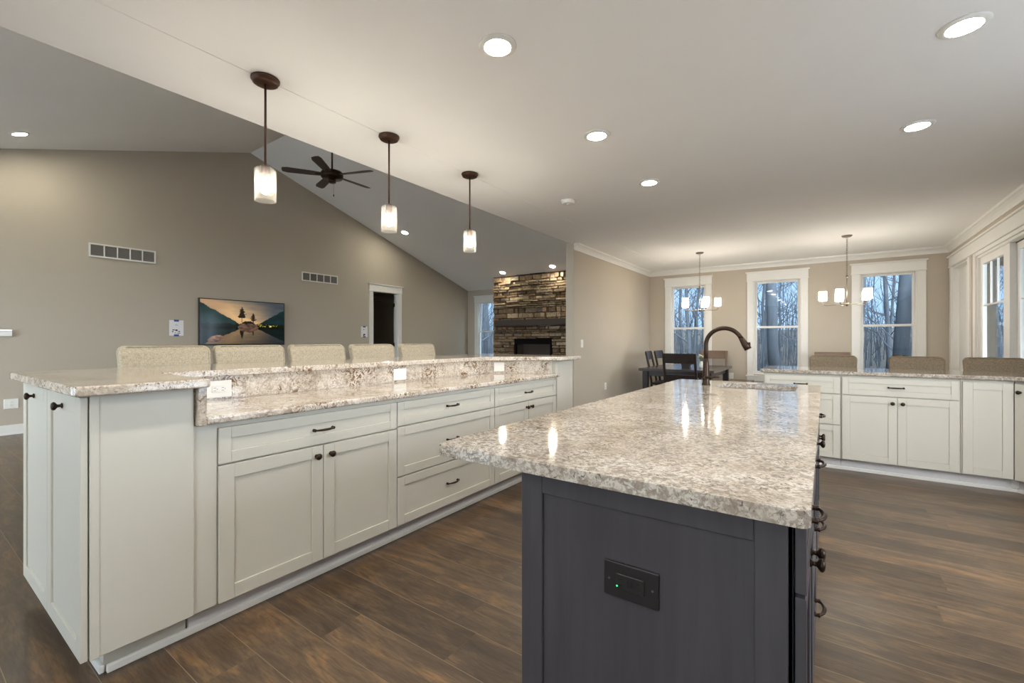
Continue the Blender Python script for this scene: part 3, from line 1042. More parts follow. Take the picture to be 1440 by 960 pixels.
# ------------------------------------------------------------------ peninsula
PYF, PZT = 5.34, .918
gp = 'white cabinets of the peninsula'
r = thing('base_cabinet', 'narrow white peninsula cabinet of three drawers, left end near the window', 'cabinet', (-.525, PYF, 0), 0, gp)
carcass(r, 0, .651, .50, .11, PZT)
front(r, 'drawer', .01, .645, .735, .900, ('pull', .325, .818), rail=.05)
front(r, 'drawer', .01, .645, .437, .731, ('pull', .325, .585), rail=.055)
front(r, 'drawer', .01, .645, .115, .433, ('pull', .325, .275), rail=.055)
r = thing('base_cabinet', 'wide white peninsula cabinet with one drawer over two knobbed doors', 'cabinet', (.128, PYF, 0), 0, gp)
carcass(r, 0, .822, .50, .11, PZT)
front(r, 'drawer', .005, .815, .735, .900, ('pull', .40, .818), rail=.05)
front(r, 'door', .005, .41, .115, .731, ('knob', .375, .675))
front(r, 'door', .41, .815, .115, .731, ('knob', .445, .675))
r = thing('base_cabinet', 'white peninsula cabinet with one plain door and no handle', 'cabinet', (.952, PYF, 0), 0, gp)
carcass(r, 0, .312, .50, .11, PZT)
front(r, 'door', .008, .308, .115, .900)
r = thing('corner_cabinet', 'diagonal white corner cabinet at the right edge of the kitchen', 'cabinet', (1.266, PYF - .0, 0), -PI / 4, gp)
MB().box(0.004, .42, .003, .30, .11, PZT).build('carcass', 'cabinet', r)
MB().box(-.012, .42, .07, .09, 0, .11).build('toe_kick', 'toe', r)
front(r, 'door', .012, .40, .115, .900, ('knob', .05, .83))
pts = [(-.555, 5.30), (1.24, 5.30), (1.56, 4.98), (1.62, 4.9), (1.62, 6.08), (-.555, 6.08)]
mb = MB().slab(rounded_poly(pts, [.03, .05, .05, 0, 0, .03]), .919, .955)
tag(mb.build('peninsula_countertop', 'granite', bevel=.011, seg=4, angle=50), 'granite worktop of the peninsula in front of the dining windows', 'countertop')
struct('wall_peninsula', MB().box(-.525, 1.60, 5.845, 5.875, 0, .918), 'cabinet')
mb = MB().box(-.012, .42, .052, .068, 0, .03).rot(-PI / 4).move((1.266, PYF, 0)).box(-.525, 1.30, PYF + .043, PYF + .057, 0, .03)
struct('trim_8', mb.box(1.264, 1.31, PYF + .058, PYF + .078, .03, .11), 'trim', .003)


# ------------------------------------------------------------------ stools
def make_stool(name, label, group, W, seat_z, top_z, fab):
    """upholstered stool facing -y, back at +y side; origin on the floor"""
    r = thing(name, label, 'stool', (0, 0, 0), 0, group)
    d = .42
    mb = MB().slab(rrect(-W / 2, W / 2, -d / 2, d / 2, .04), seat_z - .09, seat_z)
    mb.build('seat', fab, r, .02, 3)
    # backrest: a slightly reclined pad with rounded top corners
    zz0 = seat_z + .01
    h = top_z - zz0
    out = [(-W / 2 + .012, zz0), (W / 2 - .012, zz0)]
    n = 6
    rr = .045
    for cx, a0 in ((W / 2 - rr, 0), (-W / 2 + rr, 90)):
        for k in range(n + 1):
            a = math.radians(a0 + 90 * k / n)
            out.append((cx + rr * math.cos(a), top_z - rr + rr * math.sin(a)))
    mb = MB().slab(out, d / 2 - .065, d / 2, axis='y')
    for v in mb.bm.verts:
        v.co.y += .10 * (v.co.z - zz0) / h - .02
        v.co.y += .05 * (v.co.x / (W / 2)) ** 2 * -1
    bk = mb.build('backrest', fab, r, .014, 3)
    for sx in (-1, 1):
        for sy in (-1, 1):
            x, y = sx * (W / 2 - .04), sy * (d / 2 - .04)
            xo, yo = x + sx * .02, y + sy * .03
            a, b = .02, .014
            MB().hexa([(xo - b, yo - b, 0), (xo + b, yo - b, 0), (xo + b, yo + b, 0), (xo - b, yo + b, 0)],
                      [(x - a, y - a, seat_z - .09), (x + a, y - a, seat_z - .09), (x + a, y + a, seat_z - .09), (x - a, y + a, seat_z - .09)]).build('leg', 'dark_wood', r, .002, 1)
    fz = seat_z * .36
    mb = MB().box(-W / 2 + .03, W / 2 - .03, -d / 2 + .02, -d / 2 + .045, fz, fz + .03)
    mb.box(-W / 2 + .03, W / 2 - .03, d / 2 - .045, d / 2 - .02, fz, fz + .03)
    for sx in (-1, 1):
        mb.box(sx * (W / 2 - .045) - .012, sx * (W / 2 - .045) + .012, -d / 2 + .045, d / 2 - .045, fz + .05, fz + .08)
    mb.build('footrest', 'dark_wood', r, .002, 1)
    return r


names = ['beige linen bar stool nearest the camera behind the raised bar top',
         'beige linen bar stool below the television, second from the bar\'s near end',
         'middle one of the five beige linen bar stools along the bar',
         'beige linen bar stool below the dark doorway, fourth along the bar',
         'beige linen bar stool farthest down the bar, nearest the stone fireplace']
g = 'linen bar stools along the raised bar'
s0 = make_stool('bar_stool', names[0], g, .51, .75, 1.215, 'linen')
for i, yc in enumerate((1.125, 1.665, 2.215, 2.80, 3.39)):
    o = s0 if i == 0 else dup(s0, (0, 0, 0), 0, names[i], g)
    o.location = (-3.43, yc, 0)
    o.rotation_euler = (0, 0, R90 + (0, .02, -.015, .02, .05)[i])
g = 'taupe counter stools behind the peninsula'
names = ['taupe counter stool behind the left part of the peninsula, below the right chandelier',
         'taupe counter stool behind the peninsula, in front of the rightmost dining window',
         'taupe counter stool behind the peninsula, nearest the sliding patio door']
s1 = make_stool('counter_stool', names[0], g, .445, .65, 1.08, 'taupe_linen')
for i, xc in enumerate((.075, .79, 1.365)):
    o = s1 if i == 0 else dup(s1, (0, 0, 0), 0, names[i], g)
    o.location = (xc, 6.12, 0)


# ------------------------------------------------------------------ dining furniture
def make_chair(label, group, wood_m):
    """ladder-back chair facing -y; origin on the floor"""
    r = thing('dining_chair', label, 'chair', (0, 0, 0), 0, group)
    W, D, sz, H = .51, .43, .48, 1.05
    MB().slab(rrect(-W / 2, W / 2, -D / 2, D / 2 - .02, .03), sz - .035, sz).build('seat', wood_m, r, .008, 2)
    for sx in (-1, 1):
        x = sx * (W / 2 - .022)
        MB().hexa([(x - .014, -D / 2 + .01, 0), (x + .014, -D / 2 + .01, 0), (x + .014, -D / 2 + .038, 0), (x - .014, -D / 2 + .038, 0)],
                  [(x - .02, -D / 2 + .01, sz - .035), (x + .02, -D / 2 + .01, sz - .035), (x + .02, -D / 2 + .05, sz - .035), (x - .02, -D / 2 + .05, sz - .035)]).build('leg', wood_m, r, .002, 1)
        # rear leg runs on as the back post
        mb = MB()
        prof = [(D / 2 + .045, 0), (D / 2 - .02, .30), (D / 2 - .015, .50), (D / 2 + .03, .78), (D / 2 + .085, H - .02)]
        rings = []
        for yy_, z in prof:
            w2 = .017
            rings.append([mb.bm.verts.new(p) for p in ((x - w2, yy_ - .018, z), (x + w2, yy_ - .018, z), (x + w2, yy_ + .018, z), (x - w2, yy_ + .018, z))])
        for i in range(len(rings) - 1):
            for k in range(4):
                mb.bm.faces.new((rings[i][k], rings[i][(k + 1) % 4], rings[i + 1][(k + 1) % 4], rings[i + 1][k]))
        mb.bm.faces.new(rings[0][::-1]); mb.bm.faces.new(rings[-1])
        mb.build('back_post', wood_m, r, .003, 1)
    for za, zb, nm in ((.895, H, 'top_rail'), (.60, .72, 'back_slat')):
        mb = MB()
        n = 8
        prev = None
        for k in range(n + 1):
            s = k / n * 2 - 1
            x = s * (W / 2 - .004 if nm == 'top_rail' else W / 2 - .039)
            bow = .022 * (1 - s * s)
            ring = []
            for z in (za, zb):
                yb = D / 2 - .015 + (z - .5) * .185 + bow
                ring += [(x, yb - .011, z), (x, yb + .011, z)]
            vs = [mb.bm.verts.new(p) for p in (ring[0], ring[1], ring[3], ring[2])]
            if prev:
                for q in range(4):
                    mb.bm.faces.new((prev[q], prev[(q + 1) % 4], vs[(q + 1) % 4], vs[q]))
            else:
                mb.bm.faces.new(vs[::-1])
            prev = vs
        mb.bm.faces.new(prev)
        mb.build(nm, wood_m, r, .003, 1)
    mb = MB()
    for sx in (-1, 1):
        mb.box(sx * (W / 2 - .022) - .008, sx * (W / 2 - .022) + .008, -D / 2 + .035, D / 2 - .01, .2, .23)
    mb.box(-W / 2 + .03, W / 2 - .03, -.01, .01, .205, .225)
    mb.build('stretcher', wood_m, r, .002, 1)
    return r


def make_table(label, x0, x1, y0, y1, z):
    r = thing('dining_table', label, 'table', ((x0 + x1) / 2, (y0 + y1) / 2, 0))
    MB().box(x0, x1, y0, y1, z - .045, z).build('tabletop', 'table_wood', r, .004, 2, world=True)
    MB().box(x0 + .09, x1 - .09, y0 + .09, y1 - .09, z - .13, z - .045).build('apron', 'dark_wood', r, .002, 1, world=True)
    for x in (x0 + .05, x1 - .14):
        for y in (y0 + .05, y1 - .14):
            MB().box(x, x + .09, y, y + .09, 0, z - .045).build('leg', 'dark_wood', r, .004, 2, world=True)
    return r


make_table('dark wooden dining table below the left chandelier', -2.62, -1.42, 7.52, 9.2, .775)
make_table('dark wooden dining table behind the peninsula below the right chandelier', -.20, .72, 7.35, 8.95, .80)
g = 'dark ladder-back dining chairs'
c0 = make_chair('dark ladder-back chair at the near end of the left dining table, back to the kitchen', g, 'dark_wood')
c0.location = (-1.83, 7.36, 0); c0.rotation_euler = (0, 0, PI)
dup(c0, (-2.43, 8.42, 0), R90 + .12, 'dark ladder-back chair at the left side of the left table, nearer the camera', g)
dup(c0, (-2.43, 9.0, 0), R90, 'dark ladder-back chair at the left table\'s wall side, nearer the window', g)
dup(c0, (.56, 8.3, 0), -R90 + .1, 'dark ladder-back chair at the right table in front of the rightmost window', g)
g2 = 'brown ladder-back dining chairs'
c1 = make_chair('brown ladder-back chair at the far end of the left dining table', g2, 'brown_wood')
c1.location = (-1.80, 9.22, 0)
dup(c1, (.10, 9.10, 0), 0, 'brown ladder-back chair at the far end of the table behind the peninsula', g2)
for o in (c1,):
    pass
r = thing('dining_bench', 'grey-topped backless bench along the right side of the left dining table', 'bench', (-1.22, 8.55, 0))
MB().box(-.18, .18, -.5, .5, .50, .54).build('seat', 'table_wood', r, .004, 2)
for y in (-.42, .36):
    MB().box(-.15, .15, y, y + .06, 0, .50).build('leg', 'dark_wood', r, .003, 1)
MB().box(-.02, .02, -.36, .36, .2, .26).build('stretcher', 'dark_wood', r, .002, 1)
# table decoration
r = thing('planter_box', 'small dark square planter on the left dining table', 'planter', (-1.99, 8.15, .775))
MB().hexa([(-.06, -.06, 0), (.06, -.06, 0), (.06, .06, 0), (-.06, .06, 0)], [(-.075, -.075, .13), (.075, -.075, .13), (.075, .075, .13), (-.075, .075, .13)]).build('pot', 'black', r, .004, 2)
MB().box(-.068, .068, -.068, .068, .125, .133).build('soil', 'ground', r)
r = thing('flower_vase', 'little glass vase of cream flowers on the left dining table', 'vase', (-1.75, 8.2, .775))
MB().lathe([(.028, 0), (.034, .02), (.034, .07), (.022, .10), (.026, .115)], n=20).build('vase', 'plastic', r)
mb, fl = MB(), MB()
for k in range(9):
    a = k * 2.4; rr = .02 + .05 * (k % 3) / 2
    tip = (rr * math.cos(a), rr * math.sin(a), .19 + .03 * ((k * 7) % 4) / 3)
    mb.tube([(0, 0, .06), (tip[0] * .5, tip[1] * .5, .14), tip], .002, 6)
    mb.sphere((tip[0] * .9 + .01, tip[1] * .9, tip[2] - .035), (.022, .012, .004), 8)
    fl.sphere(tip, (.018, .018, .013), 10)
mb.build('stem', 'leaf', r); fl.build('blossom', 'petal', r)


# ------------------------------------------------------------------ fireplace
FYF = 9.62
FX0, FX1 = -7.36, -4.70
r = thing('stone_fireplace', 'tall stacked-stone fireplace reaching the sloped ceiling', 'fireplace', ((FX0 + FX1) / 2, FYF, 0))
BX0, BX1, BZ = -6.66, -5.54, 1.315
mb = MB().slab([(FX0 + .03, 0), (FX1 - .03, 0), (FX1 - .03, roofz(YL) + .0), (FX0 + .03, roofz(YL))], FYF + .06, YL - .005,
               [[(BX0, .35), (BX1, .35), (BX1, BZ), (BX0, BZ)]], 'y')
mb.slab([(FYF + .06, 2.6), (YL - .005, 2.6), (YL - .005, roofz(YL) - .005), (FYF + .06, roofz(FYF + .06) - .005)], FX0 + .03, FX1 - .03, axis='x')
mb.build('chimney_core', 'mortar', r, world=True)
rs = random.Random(3)
mb = MB()


def stone_row(a0, a1, z, h, put):
    x = a0
    while x < a1 - 1e-3:
        L = rs.uniform(.11, .40) * (1.0 if h > .06 else 1.25)
        if a1 - (x + L) < .08: L = a1 - x
        put(x, min(x + L, a1), z, h)
        x += L


def put_front(xa, xb, z, h):
    g = .005
    dpt = rs.uniform(.0, .08)
    y0 = FYF + .03 - dpt
    j = lambda s=.016: rs.uniform(-s, s)
    za, zb = z + g, z + h - g
    top = roofz(FYF) - .01
    if za > top: return
    zb = min(zb, top)
    # front ring slightly smaller and uneven, back ring on the core
    c = .026
    mid = (xa + xb) / 2 + j(.03)
    jy = lambda: rs.uniform(-.007, .007)
    f = [(xa + g + c * rs.random(), y0 + jy(), za + c * .35 * rs.random()), (xb - g - c * rs.random(), y0 + jy(), za + c * .35 * rs.random()),
         (xb - g - c * rs.random(), y0 + jy(), zb - c * .35 * rs.random()), (xa + g + c * rs.random(), y0 + jy(), zb - c * .35 * rs.random())]
    b = [(xa + g, FYF + .07, za), (xb - g, FYF + .07, za), (xb - g, FYF + .07, zb), (xa + g, FYF + .07, zb)]
    mb.hexa(b, f)


z = 0.0
while z < roofz(FYF) - .02:
    h = rs.choice((.045, .06, .075, .10, .13, .055, .085))
    zc = z + h / 2
    if .35 < zc < BZ:
        if z < BZ < z + h: h = BZ - z
        stone_row(FX0, BX0, z, h, put_front); stone_row(BX1, FX1, z, h, put_front)
    else:
        stone_row(FX0, FX1, z, h, put_front)
    z += h


def put_side(ya, yb, z, h):
    d = rs.uniform(0, .04)
    za, zb = z + .004, z + h - .004
    zb = min(zb, roofz(yb) - .02)
    if zb <= za: return
    x0 = FX0 + .02 - d
    mb.hexa([(FX0 + .04, ya + .004, za), (FX0 + .04, yb - .004, za), (FX0 + .04, yb - .004, zb), (FX0 + .04, ya + .004, zb)],
            [(x0, ya + .008, za), (x0, yb - .008, za), (x0, yb - .008, zb), (x0, ya + .008, zb)])


z = 0.0
while z < roofz(YL) + .1:
    h = rs.choice((.035, .045, .055, .07, .09))
    stone_row(FYF + .0, YL - .01, z, h, put_side)
    z += h
mb.build('stone_facing', 'stone', r, .004, 1, world=True)
MB().box(FX0 + .16, FX1 - .14, FYF - .17, FYF + .02, 1.63, 1.785).build('mantel', 'mantel_wood', r, .008, 2, world=True)
mb = MB().box(BX0, BX1, FYF + .40, FYF + .42, .35, BZ).box(BX0, BX0 + .01, FYF + .06, FYF + .40, .35, BZ).box(BX1 - .01, BX1, FYF + .06, FYF + .40, .35, BZ)
mb.box(BX0, BX1, FYF + .06, FYF + .40, .35, .36)
fb = mb.build('firebox', 'firebrick', r, world=True)
mb = MB().box(BX0 - .01, BX1 + .01, FYF + .0, FYF + .05, BZ - .16, BZ - .001).box(BX0 - .01, BX0 + .05, FYF + .0, FYF + .05, .35, BZ - .16).box(BX1 - .05, BX1 + .01, FYF + .0, FYF + .05, .35, BZ - .16)
mb.build('firebox_surround', 'firebox', r, .003, 1, world=True)
MB().box(BX0 + .05, BX1 - .05, FYF + .03, FYF + .036, .36, BZ - .16).build('firebox_glass', 'pane', r, world=True)

# ------------------------------------------------------------------ television and wall items on the west wall
TY0, TY1, TZ0, TZ1 = 3.185, 4.665, 1.165, 1.985
r = thing('television', 'wall-mounted flat television showing a sunset lake landscape', 'television', (XW, (TY0 + TY1) / 2, TZ0))
MB().box(XW + .03, XW + .075, TY0, TY1, TZ0, TZ1).build('housing', 'black', r, .004, 2, world=True)
MB().box(XW, XW + .03, TY0 + .4, TY1 - .4, TZ0 + .2, TZ1 - .2).build('wall_bracket', 'black', r, world=True)


def picture(u, v):
    """u right, v up, both 0..1: lake at sunset with a wooded islet; returns linear rgb"""
    import mathutils.noise as mn
    nz = lambda a, b, s=1.0: mn.noise(Vector((a * s, b * s, 1.7)))
    hor = .40
    def sky(u, v):
        d = math.hypot((u - .52) * 1.1, (v - .62) * 1.0)
        g = max(0, 1 - d / .55)
        cl = nz(u * 3.2 + v * 1.5, v * 9, 1.0) * .5 + nz(u * 9, v * 20) * .2
        dk = max(0, min(1, (u - .45) * 1.8 + (v - .6) * 1.2 + cl * .8))
        base = (176 + 60 * g + 24 * cl, 142 + 50 * g + 20 * cl, 108 + 26 * g + 18 * cl)
        dark = (74 + 40 * cl, 80 + 38 * cl, 86 + 36 * cl)
        return tuple(b * (1 - dk) + q * dk for b, q in zip(base, dark))
    def land(u, v):
        ridge_l = .93 - 1.05 * max(0, u) + .02 * nz(u, 0, 22)
        ridge_r = .52 + (u - .70) * 1.05 + .03 * nz(u, 3, 18) if u > .62 else 0
        tl = .45 + .04 * nz(u, 9, 40) + .02
        if u < .46 and v < ridge_l:
            k = .6 + .5 * nz(u, v, 12)
            return (18 + 14 * k, 42 + 18 * k, 44 + 14 * k) if v > tl else (8, 24, 18)
        if ridge_r and v < ridge_r:
            k = .5 + .5 * nz(u, v, 12)
            return (16 + 10 * k, 34 + 16 * k, 38 + 14 * k) if v > tl else (12, 26, 14)
        if v < tl: return (14, 28, 22)
        return sky(u, v)
    def tree(u, v, cx, base, h, w):
        s = (v - base) / h
        if s < 0 or s > 1: return False
        if abs(u - cx) < .004: return True
        if s < .28: return False
        env = w * (1 - s) ** .7 * (.55 + .45 * abs(math.sin(s * 21)))
        return abs(u - cx) < env * (.8 + .5 * nz(u, v, 60))
    if v >= hor:
        c = land(u, v)
        if .63 < u < .95 and hor < v < .46 and nz(u, v, 38) > .22: c = (150, 140, 60)
        if abs(u - .82) < .012 and abs(v - .42) < .02: c = (240, 220, 110)
        if tree(u, v, .465, .50, .37, .085) or tree(u, v, .60, .48, .25, .06): c = (38, 32, 20)
    else:
        vr = hor + (hor - v) * 1.25
        c0 = land(u, min(.98, vr + .01 * nz(u * 4, v * 50)))
        f = .62
        c = tuple(q * f for q in c0)
        if tree(u, vr, .465, .42, .33, .05) or tree(u, vr, .60, .42, .22, .03): c = (26, 26, 22)
    # islet
    hx = (u - .54) / .125
    if abs(hx) < 1:
        topi = hor + .14 * (1 - hx * hx) + .025 * nz(u, 1, 30)
        boti = hor - .13 * (1 - hx * hx) ** .5 + .02 * nz(u, 5, 30)
        if boti < v < topi:
            k = nz(u, v, 26)
            c = (30, 28, 20) if v > hor + .07 + .03 * k else (96 + 46 * k, 72 + 34 * k, 60 + 28 * k)
    # shore rocks at lower left
    rx = (u - .165) / .085; ry = (v - .12 - rx * .035) / .075
    if rx * rx + ry * ry < 1:
        k = nz(u, v, 30); c = (124 + 46 * k + 30 * ry, 92 + 34 * k + 24 * ry, 74 + 28 * k + 18 * ry)
    return lin(*[max(0, min(255, q)) for q in c])


NX, NY = 150, 84
bm = bmesh.new()
lay = bm.loops.layers.float_color.new('picture')
by0, by1, bz0, bz1 = TY0 + .016, TY1 - .016, TZ0 + .022, TZ1 - .016
grid = [[bm.verts.new((XW + .0762, by0 + (by1 - by0) * i / NX, bz0 + (bz1 - bz0) * j / NY)) for i in range(NX + 1)] for j in range(NY + 1)]
for j in range(NY):
    for i in range(NX):
        f = bm.faces.new((grid[j][i], grid[j][i + 1], grid[j + 1][i + 1], grid[j + 1][i]))
        c = picture((i + .5) / NX, (j + .5) / NY)
        for lp in f.loops:
            lp[lay] = c
mb = MB(); mb.bm.free(); mb.bm = bm
mb.build('screen', 'screen', r, world=True)


def vent(label, y0, y1, z0, z1, n=5):
    r = thing('air_vent', label, 'vent', (XW, (y0 + y1) / 2, z0), 0, 'white return-air grilles on the gable wall')
    b = .022
    mb = MB().box(XW, XW + .014, y0, y1, z0, z0 + b).box(XW, XW + .014, y0, y1, z1 - b, z1)
    mb.box(XW, XW + .014, y0, y0 + b, z0 + b, z1 - b).box(XW, XW + .014, y1 - b, y1, z0 + b, z1 - b)
    w = (y1 - y0 - 2 * b) / n
    for k in range(1, n):
        yc = y0 + b + w * k
        mb.box(XW, XW + .013, yc - .008, yc + .008, z0 + b, z1 - b)
    mb.build('frame', 'trim', r, .002, 1, world=True)
    lv = MB()
    m = 9
    hh = (z1 - z0 - 2 * b) / m
    for k in range(m):
        za = z0 + b + hh * k
        lv.hexa([(XW + .001, y0 + b, za), (XW + .004, y0 + b, za), (XW + .004, y1 - b, za), (XW + .001, y1 - b, za)],
                [(XW + .007, y0 + b, za + hh * .8), (XW + .010, y0 + b, za + hh * .8), (XW + .010, y1 - b, za + hh * .8), (XW + .007, y1 - b, za + hh * .8)])
    lv.build('louver', 'louver', r, world=True)


vent('white return-air grille on the gable wall left of the television', 1.80, 2.605, 2.485, 2.688)
vent('white return-air grille on the gable wall between television and doorway', 5.06, 5.89, 2.485, 2.675)


def note(label, y0, y1, z0, z1, marks):
    r = thing('paper_note', label, 'paper', (XW, (y0 + y1) / 2, z0), 0, 'paper notes taped to the gable wall')
    MB().box(XW, XW + .002, y0, y1, z0, z1).build('sheet', 'paper', r, world=True)
    yc = (y0 + y1) / 2
    for zc in (z1 - .005, z0 + .005):
        MB().box(XW + .002, XW + .003, yc - .035, yc + .035, zc - .016, zc + .016).build('tape', 'tape', r, world=True)
    mb = MB()
    for (a, b, c, d) in marks:
        mb.box(XW + .002, XW + .0026, y0 + (y1 - y0) * a, y0 + (y1 - y0) * b, z0 + (z1 - z0) * c, z0 + (z1 - z0) * d)
    mb.build('print', 'ink', r, world=True)


note('white paper note with blue tape just left of the television', 2.785, 2.985, 1.33, 1.585,
     [(.22, .38, .34, .40), (.42, .58, .30, .40), (.20, .28, .22, .30), (.36, .50, .16, .19), (.55, .78, .14, .18), (.62, .76, .24, .30), (.40, .60, .68, .70)])
note('white paper note with blue tape beside the dark doorway', 6.50, 6.68, 1.33, 1.575,
     [(.35, .65, .16, .30), (.30, .50, .12, .2), (.35, .5, .68, .74)])
# thermostat and outlet at the far left
outlet('wall_outlet', 'white outlet plate low on the gable wall left of the bar', 'outlet', (XW, 1.04, .41), R90, .13, .13, 'vertical')
r = thing('wall_control', 'small white box on the gable wall at the photo\'s left edge', 'wall box', (XW, 0.985, 1.35))
MB().box(0, .03, -.06, .06, -.045, .02).build('case', 'plastic', r, .004, 2)
MB().box(0, .034, -.06, .06, .02, .045).build('lid', 'steel', r, .003, 2)
# plates on the dining walls
outlet('light_switch', 'white light switch on the partition wall by its end', 'switch', (-3.15, 6.42, 1.20), R90, .078, .124, 'switch')
outlet('wall_outlet', 'white outlet plate low on the partition wall, nearer its open end', 'outlet', (-3.15, 7.34, .45), R90, .078, .12, 'vertical')
outlet('wall_outlet', 'white outlet plate low on the partition wall, by the dining corner', 'outlet', (-3.15, 9.36, .45), R90, .078, .12, 'vertical')
outlet('wall_outlet', 'white outlet plate low on the window wall right of the left table', 'outlet', (-1.52, YD, .55), 0, .078, .12, 'vertical')


# ------------------------------------------------------------------ lamps
def recessed(label, x, y, z, tilt=0.0, lens='downlight', group='recessed ceiling lights'):
    r = thing('recessed_light', label, 'ceiling light', (x, y, z), 0, group)
    r.rotation_euler = (tilt, 0, 0)
    MB().lathe([(.066, -.010), (.070, -.012), (.092, -.006), (.095, 0), (.066, 0)], n=40, cap=False).build('trim_ring', 'plastic', r)
    MB().lathe([(.001, -.0085), (.0665, -.0085), (.0665, -.004), (.001, -.004)], n=32, cap=False).build('lens', lens, r)
    return r


G1 = 'recessed lights in the flat kitchen ceiling'
recessed('recessed light in the flat ceiling, nearest to the front pendant lamp', -1.357, 1.81, CEIL, group=G1)
recessed('recessed light in the flat ceiling, middle of the left row of three', -1.357, 3.01, CEIL, group=G1)
recessed('recessed light in the flat ceiling, farthest of the left row near the smoke detector', -1.357, 4.19, CEIL, group=G1)
recessed('recessed light in the flat ceiling, near one at the photo\'s top right corner', .54, 2.96, CEIL, group=G1)
recessed('recessed light in the flat ceiling, far one on the right side', .525, 4.15, CEIL, group=G1)
lb = 'recessed light in the flat ceiling behind the camera'
for x, y in ((-1.357, .61), (-1.357, -.6), (.54, 1.75), (.54, .55), (.54, -.65), (-1.357, -1.8)):
    recessed(lb, x, y, CEIL, group=lb)
G2 = 'recessed lights in the sloped ceiling'
sl = math.atan(SL)
recessed('recessed light in the sloped ceiling at the photo\'s far left', -8.10, 1.02, roofz(1.02), sl, 'downlight_vault', G2)
recessed('recessed light in the sloped ceiling above the doorway, beside the middle pendant', -8.05, 7.12, roofz(7.12), -sl, 'downlight_vault', G2)
recessed('recessed light over the left half of the stone fireplace', -6.90, 9.42, roofz(9.42), -sl, 'downlight_vault', G2)
recessed('recessed light over the right half of the stone fireplace', -5.38, 9.38, roofz(9.38), -sl, 'downlight_vault', G2)
lb = 'recessed light in the sloped ceiling hidden above the bar'
for x, y in ((-4.2, 1.02), (-4.2, 7.12), (-6.1, -1.0)):
    recessed(lb, x, y, roofz(y), -sl if y > YR else sl, 'downlight_vault', lb)
r = thing('smoke_detector', 'round white smoke detector on the flat ceiling beyond the pendants', 'smoke detector', (-2.24, 4.24, CEIL))
MB().lathe([(.062, -.040), (.066, -.036), (.072, -.012), (.076, -.008), (.076, 0)], n=32).build('cover', 'plastic', r)
MB().lathe([(.020, -.044), (.022, -.040), (.022, -.039)], n=20).build('test_button', 'plastic', r)


def make_pendant(label):
    r = thing('pendant_lamp', label, 'pendant lamp', (0, 0, 0), 0, 'glass pendant lamps over the bar')
    MB().lathe([(.010, -.032), (.055, -.030), (.066, -.024), (.068, -.014), (.074, -.010), (.074, 0)], n=36).build('canopy', 'canopy', r)
    MB().cyl((0, 0, -.03), (0, 0, -.50), .0062, n=14).build('rod', 'canopy', r)
    MB().lathe([(.006, -.49), (.024, -.497), (.024, -.560), (.018, -.565)], n=24).build('socket', 'canopy', r)
    sh = MB()
    R_ = .056
    sh.lathe([(.020, -.512), (R_ - .006, -.512), (R_, -.518), (R_, -.694), (R_ - .003, -.694), (R_ - .003, -.520), (.020, -.516)], n=40, cap=False)
    sh.build('glass_shade', 'seeded', r)
    MB().lathe([(.010, -.56), (.014, -.575), (.028, -.605), (.030, -.625), (.022, -.645), (.003, -.655)], n=20).build('bulb', 'bulb', r)
    return r


p0 = make_pendant('glass pendant lamp over the bar, largest and nearest the camera')
p0.location = (-2.612, 1.278, CEIL - .002)
dup(p0, (-2.606, 2.155, CEIL - .002), 0, 'middle one of three glass pendant lamps over the bar')
dup(p0, (-2.602, 3.055, CEIL - .002), 0, 'glass pendant lamp over the bar, farthest from the camera')


def make_chandelier(label, rz):
    r = thing('chandelier', label, 'chandelier', (0, 0, 0), rz, 'five-light chandeliers in the dining area')
    MB().lathe([(.010, -.030), (.05, -.022), (.064, -.008), (.064, 0)], n=28).build('canopy', 'nickel', r)
    ch = MB()
    z = -.03; k = 0
    while z > -.58:
        pts = []
        for q in range(13):
            a = 2 * PI * q / 12
            u_, v_ = .0095 * math.cos(a), .019 * math.sin(a)
            pts.append((u_, 0, z - .017 + v_) if k % 2 == 0 else (0, u_, z - .017 + v_))
        ch.tube(pts, .0024, 6, caps=False)
        z -= .030; k += 1
    ch.build('chain', 'nickel', r)
    zh = -.975
    MB().cyl((0, 0, -.585), (0, 0, zh), .006, n=12).lathe([(.004, -.56), (.016, -.575), (.016, -.592), (.006, -.60)], n=16).lathe(
        [(.006, zh - .03), (.018, zh - .02), (.026, zh), (.020, zh + .02), (.006, zh + .03)], n=20).build('stem', 'nickel', r)
    for k in range(5):
        a = 2 * PI * k / 5
        c, s = math.cos(a), math.sin(a)
        P = lambda rr, z: (rr * c, rr * s, z)
        arm = MB().tube([P(.02, zh), P(.12, zh - .005), P(.22, zh - .008), P(.262, zh - .004), P(.278, zh + .014), P(.28, zh + .05)], .0055, 10)
        arm.lathe([(.010, zh + .045), (.030, zh + .048), (.032, zh + .056), (.010, zh + .060)], (.28 * c, .28 * s, 0), n=20)
        am = arm.build('arm', 'nickel', r)
        MB().lathe([(.012, zh + .058), (.046, zh + .060), (.050, zh + .066), (.050, zh + .190), (.046, zh + .195), (.004, zh + .196), (.004, zh + .192), (.045, zh + .190), (.047, zh + .186), (.047, zh + .068), (.012, zh + .064)],
                   (.28 * c, .28 * s, 0), n=28, cap=False).build('glass_shade', 'frosted', am)  # closed glass top added to soften the bright spot on the ceiling
        MB().lathe([(.009, zh + .060), (.010, zh + .085), (.019, zh + .110), (.017, zh + .135), (.003, zh + .150)], (.28 * c, .28 * s, 0), n=14).build('bulb', 'bulb_ch', am)
    return r


ch0 = make_chandelier('five-light chandelier over the left dining table, farther from the camera', .25)
ch0.location = (-1.74, 8.03, CEIL)
dup(ch0, (.256, 7.93, CEIL), .62, 'five-light chandelier over the right table in front of the peninsula windows')


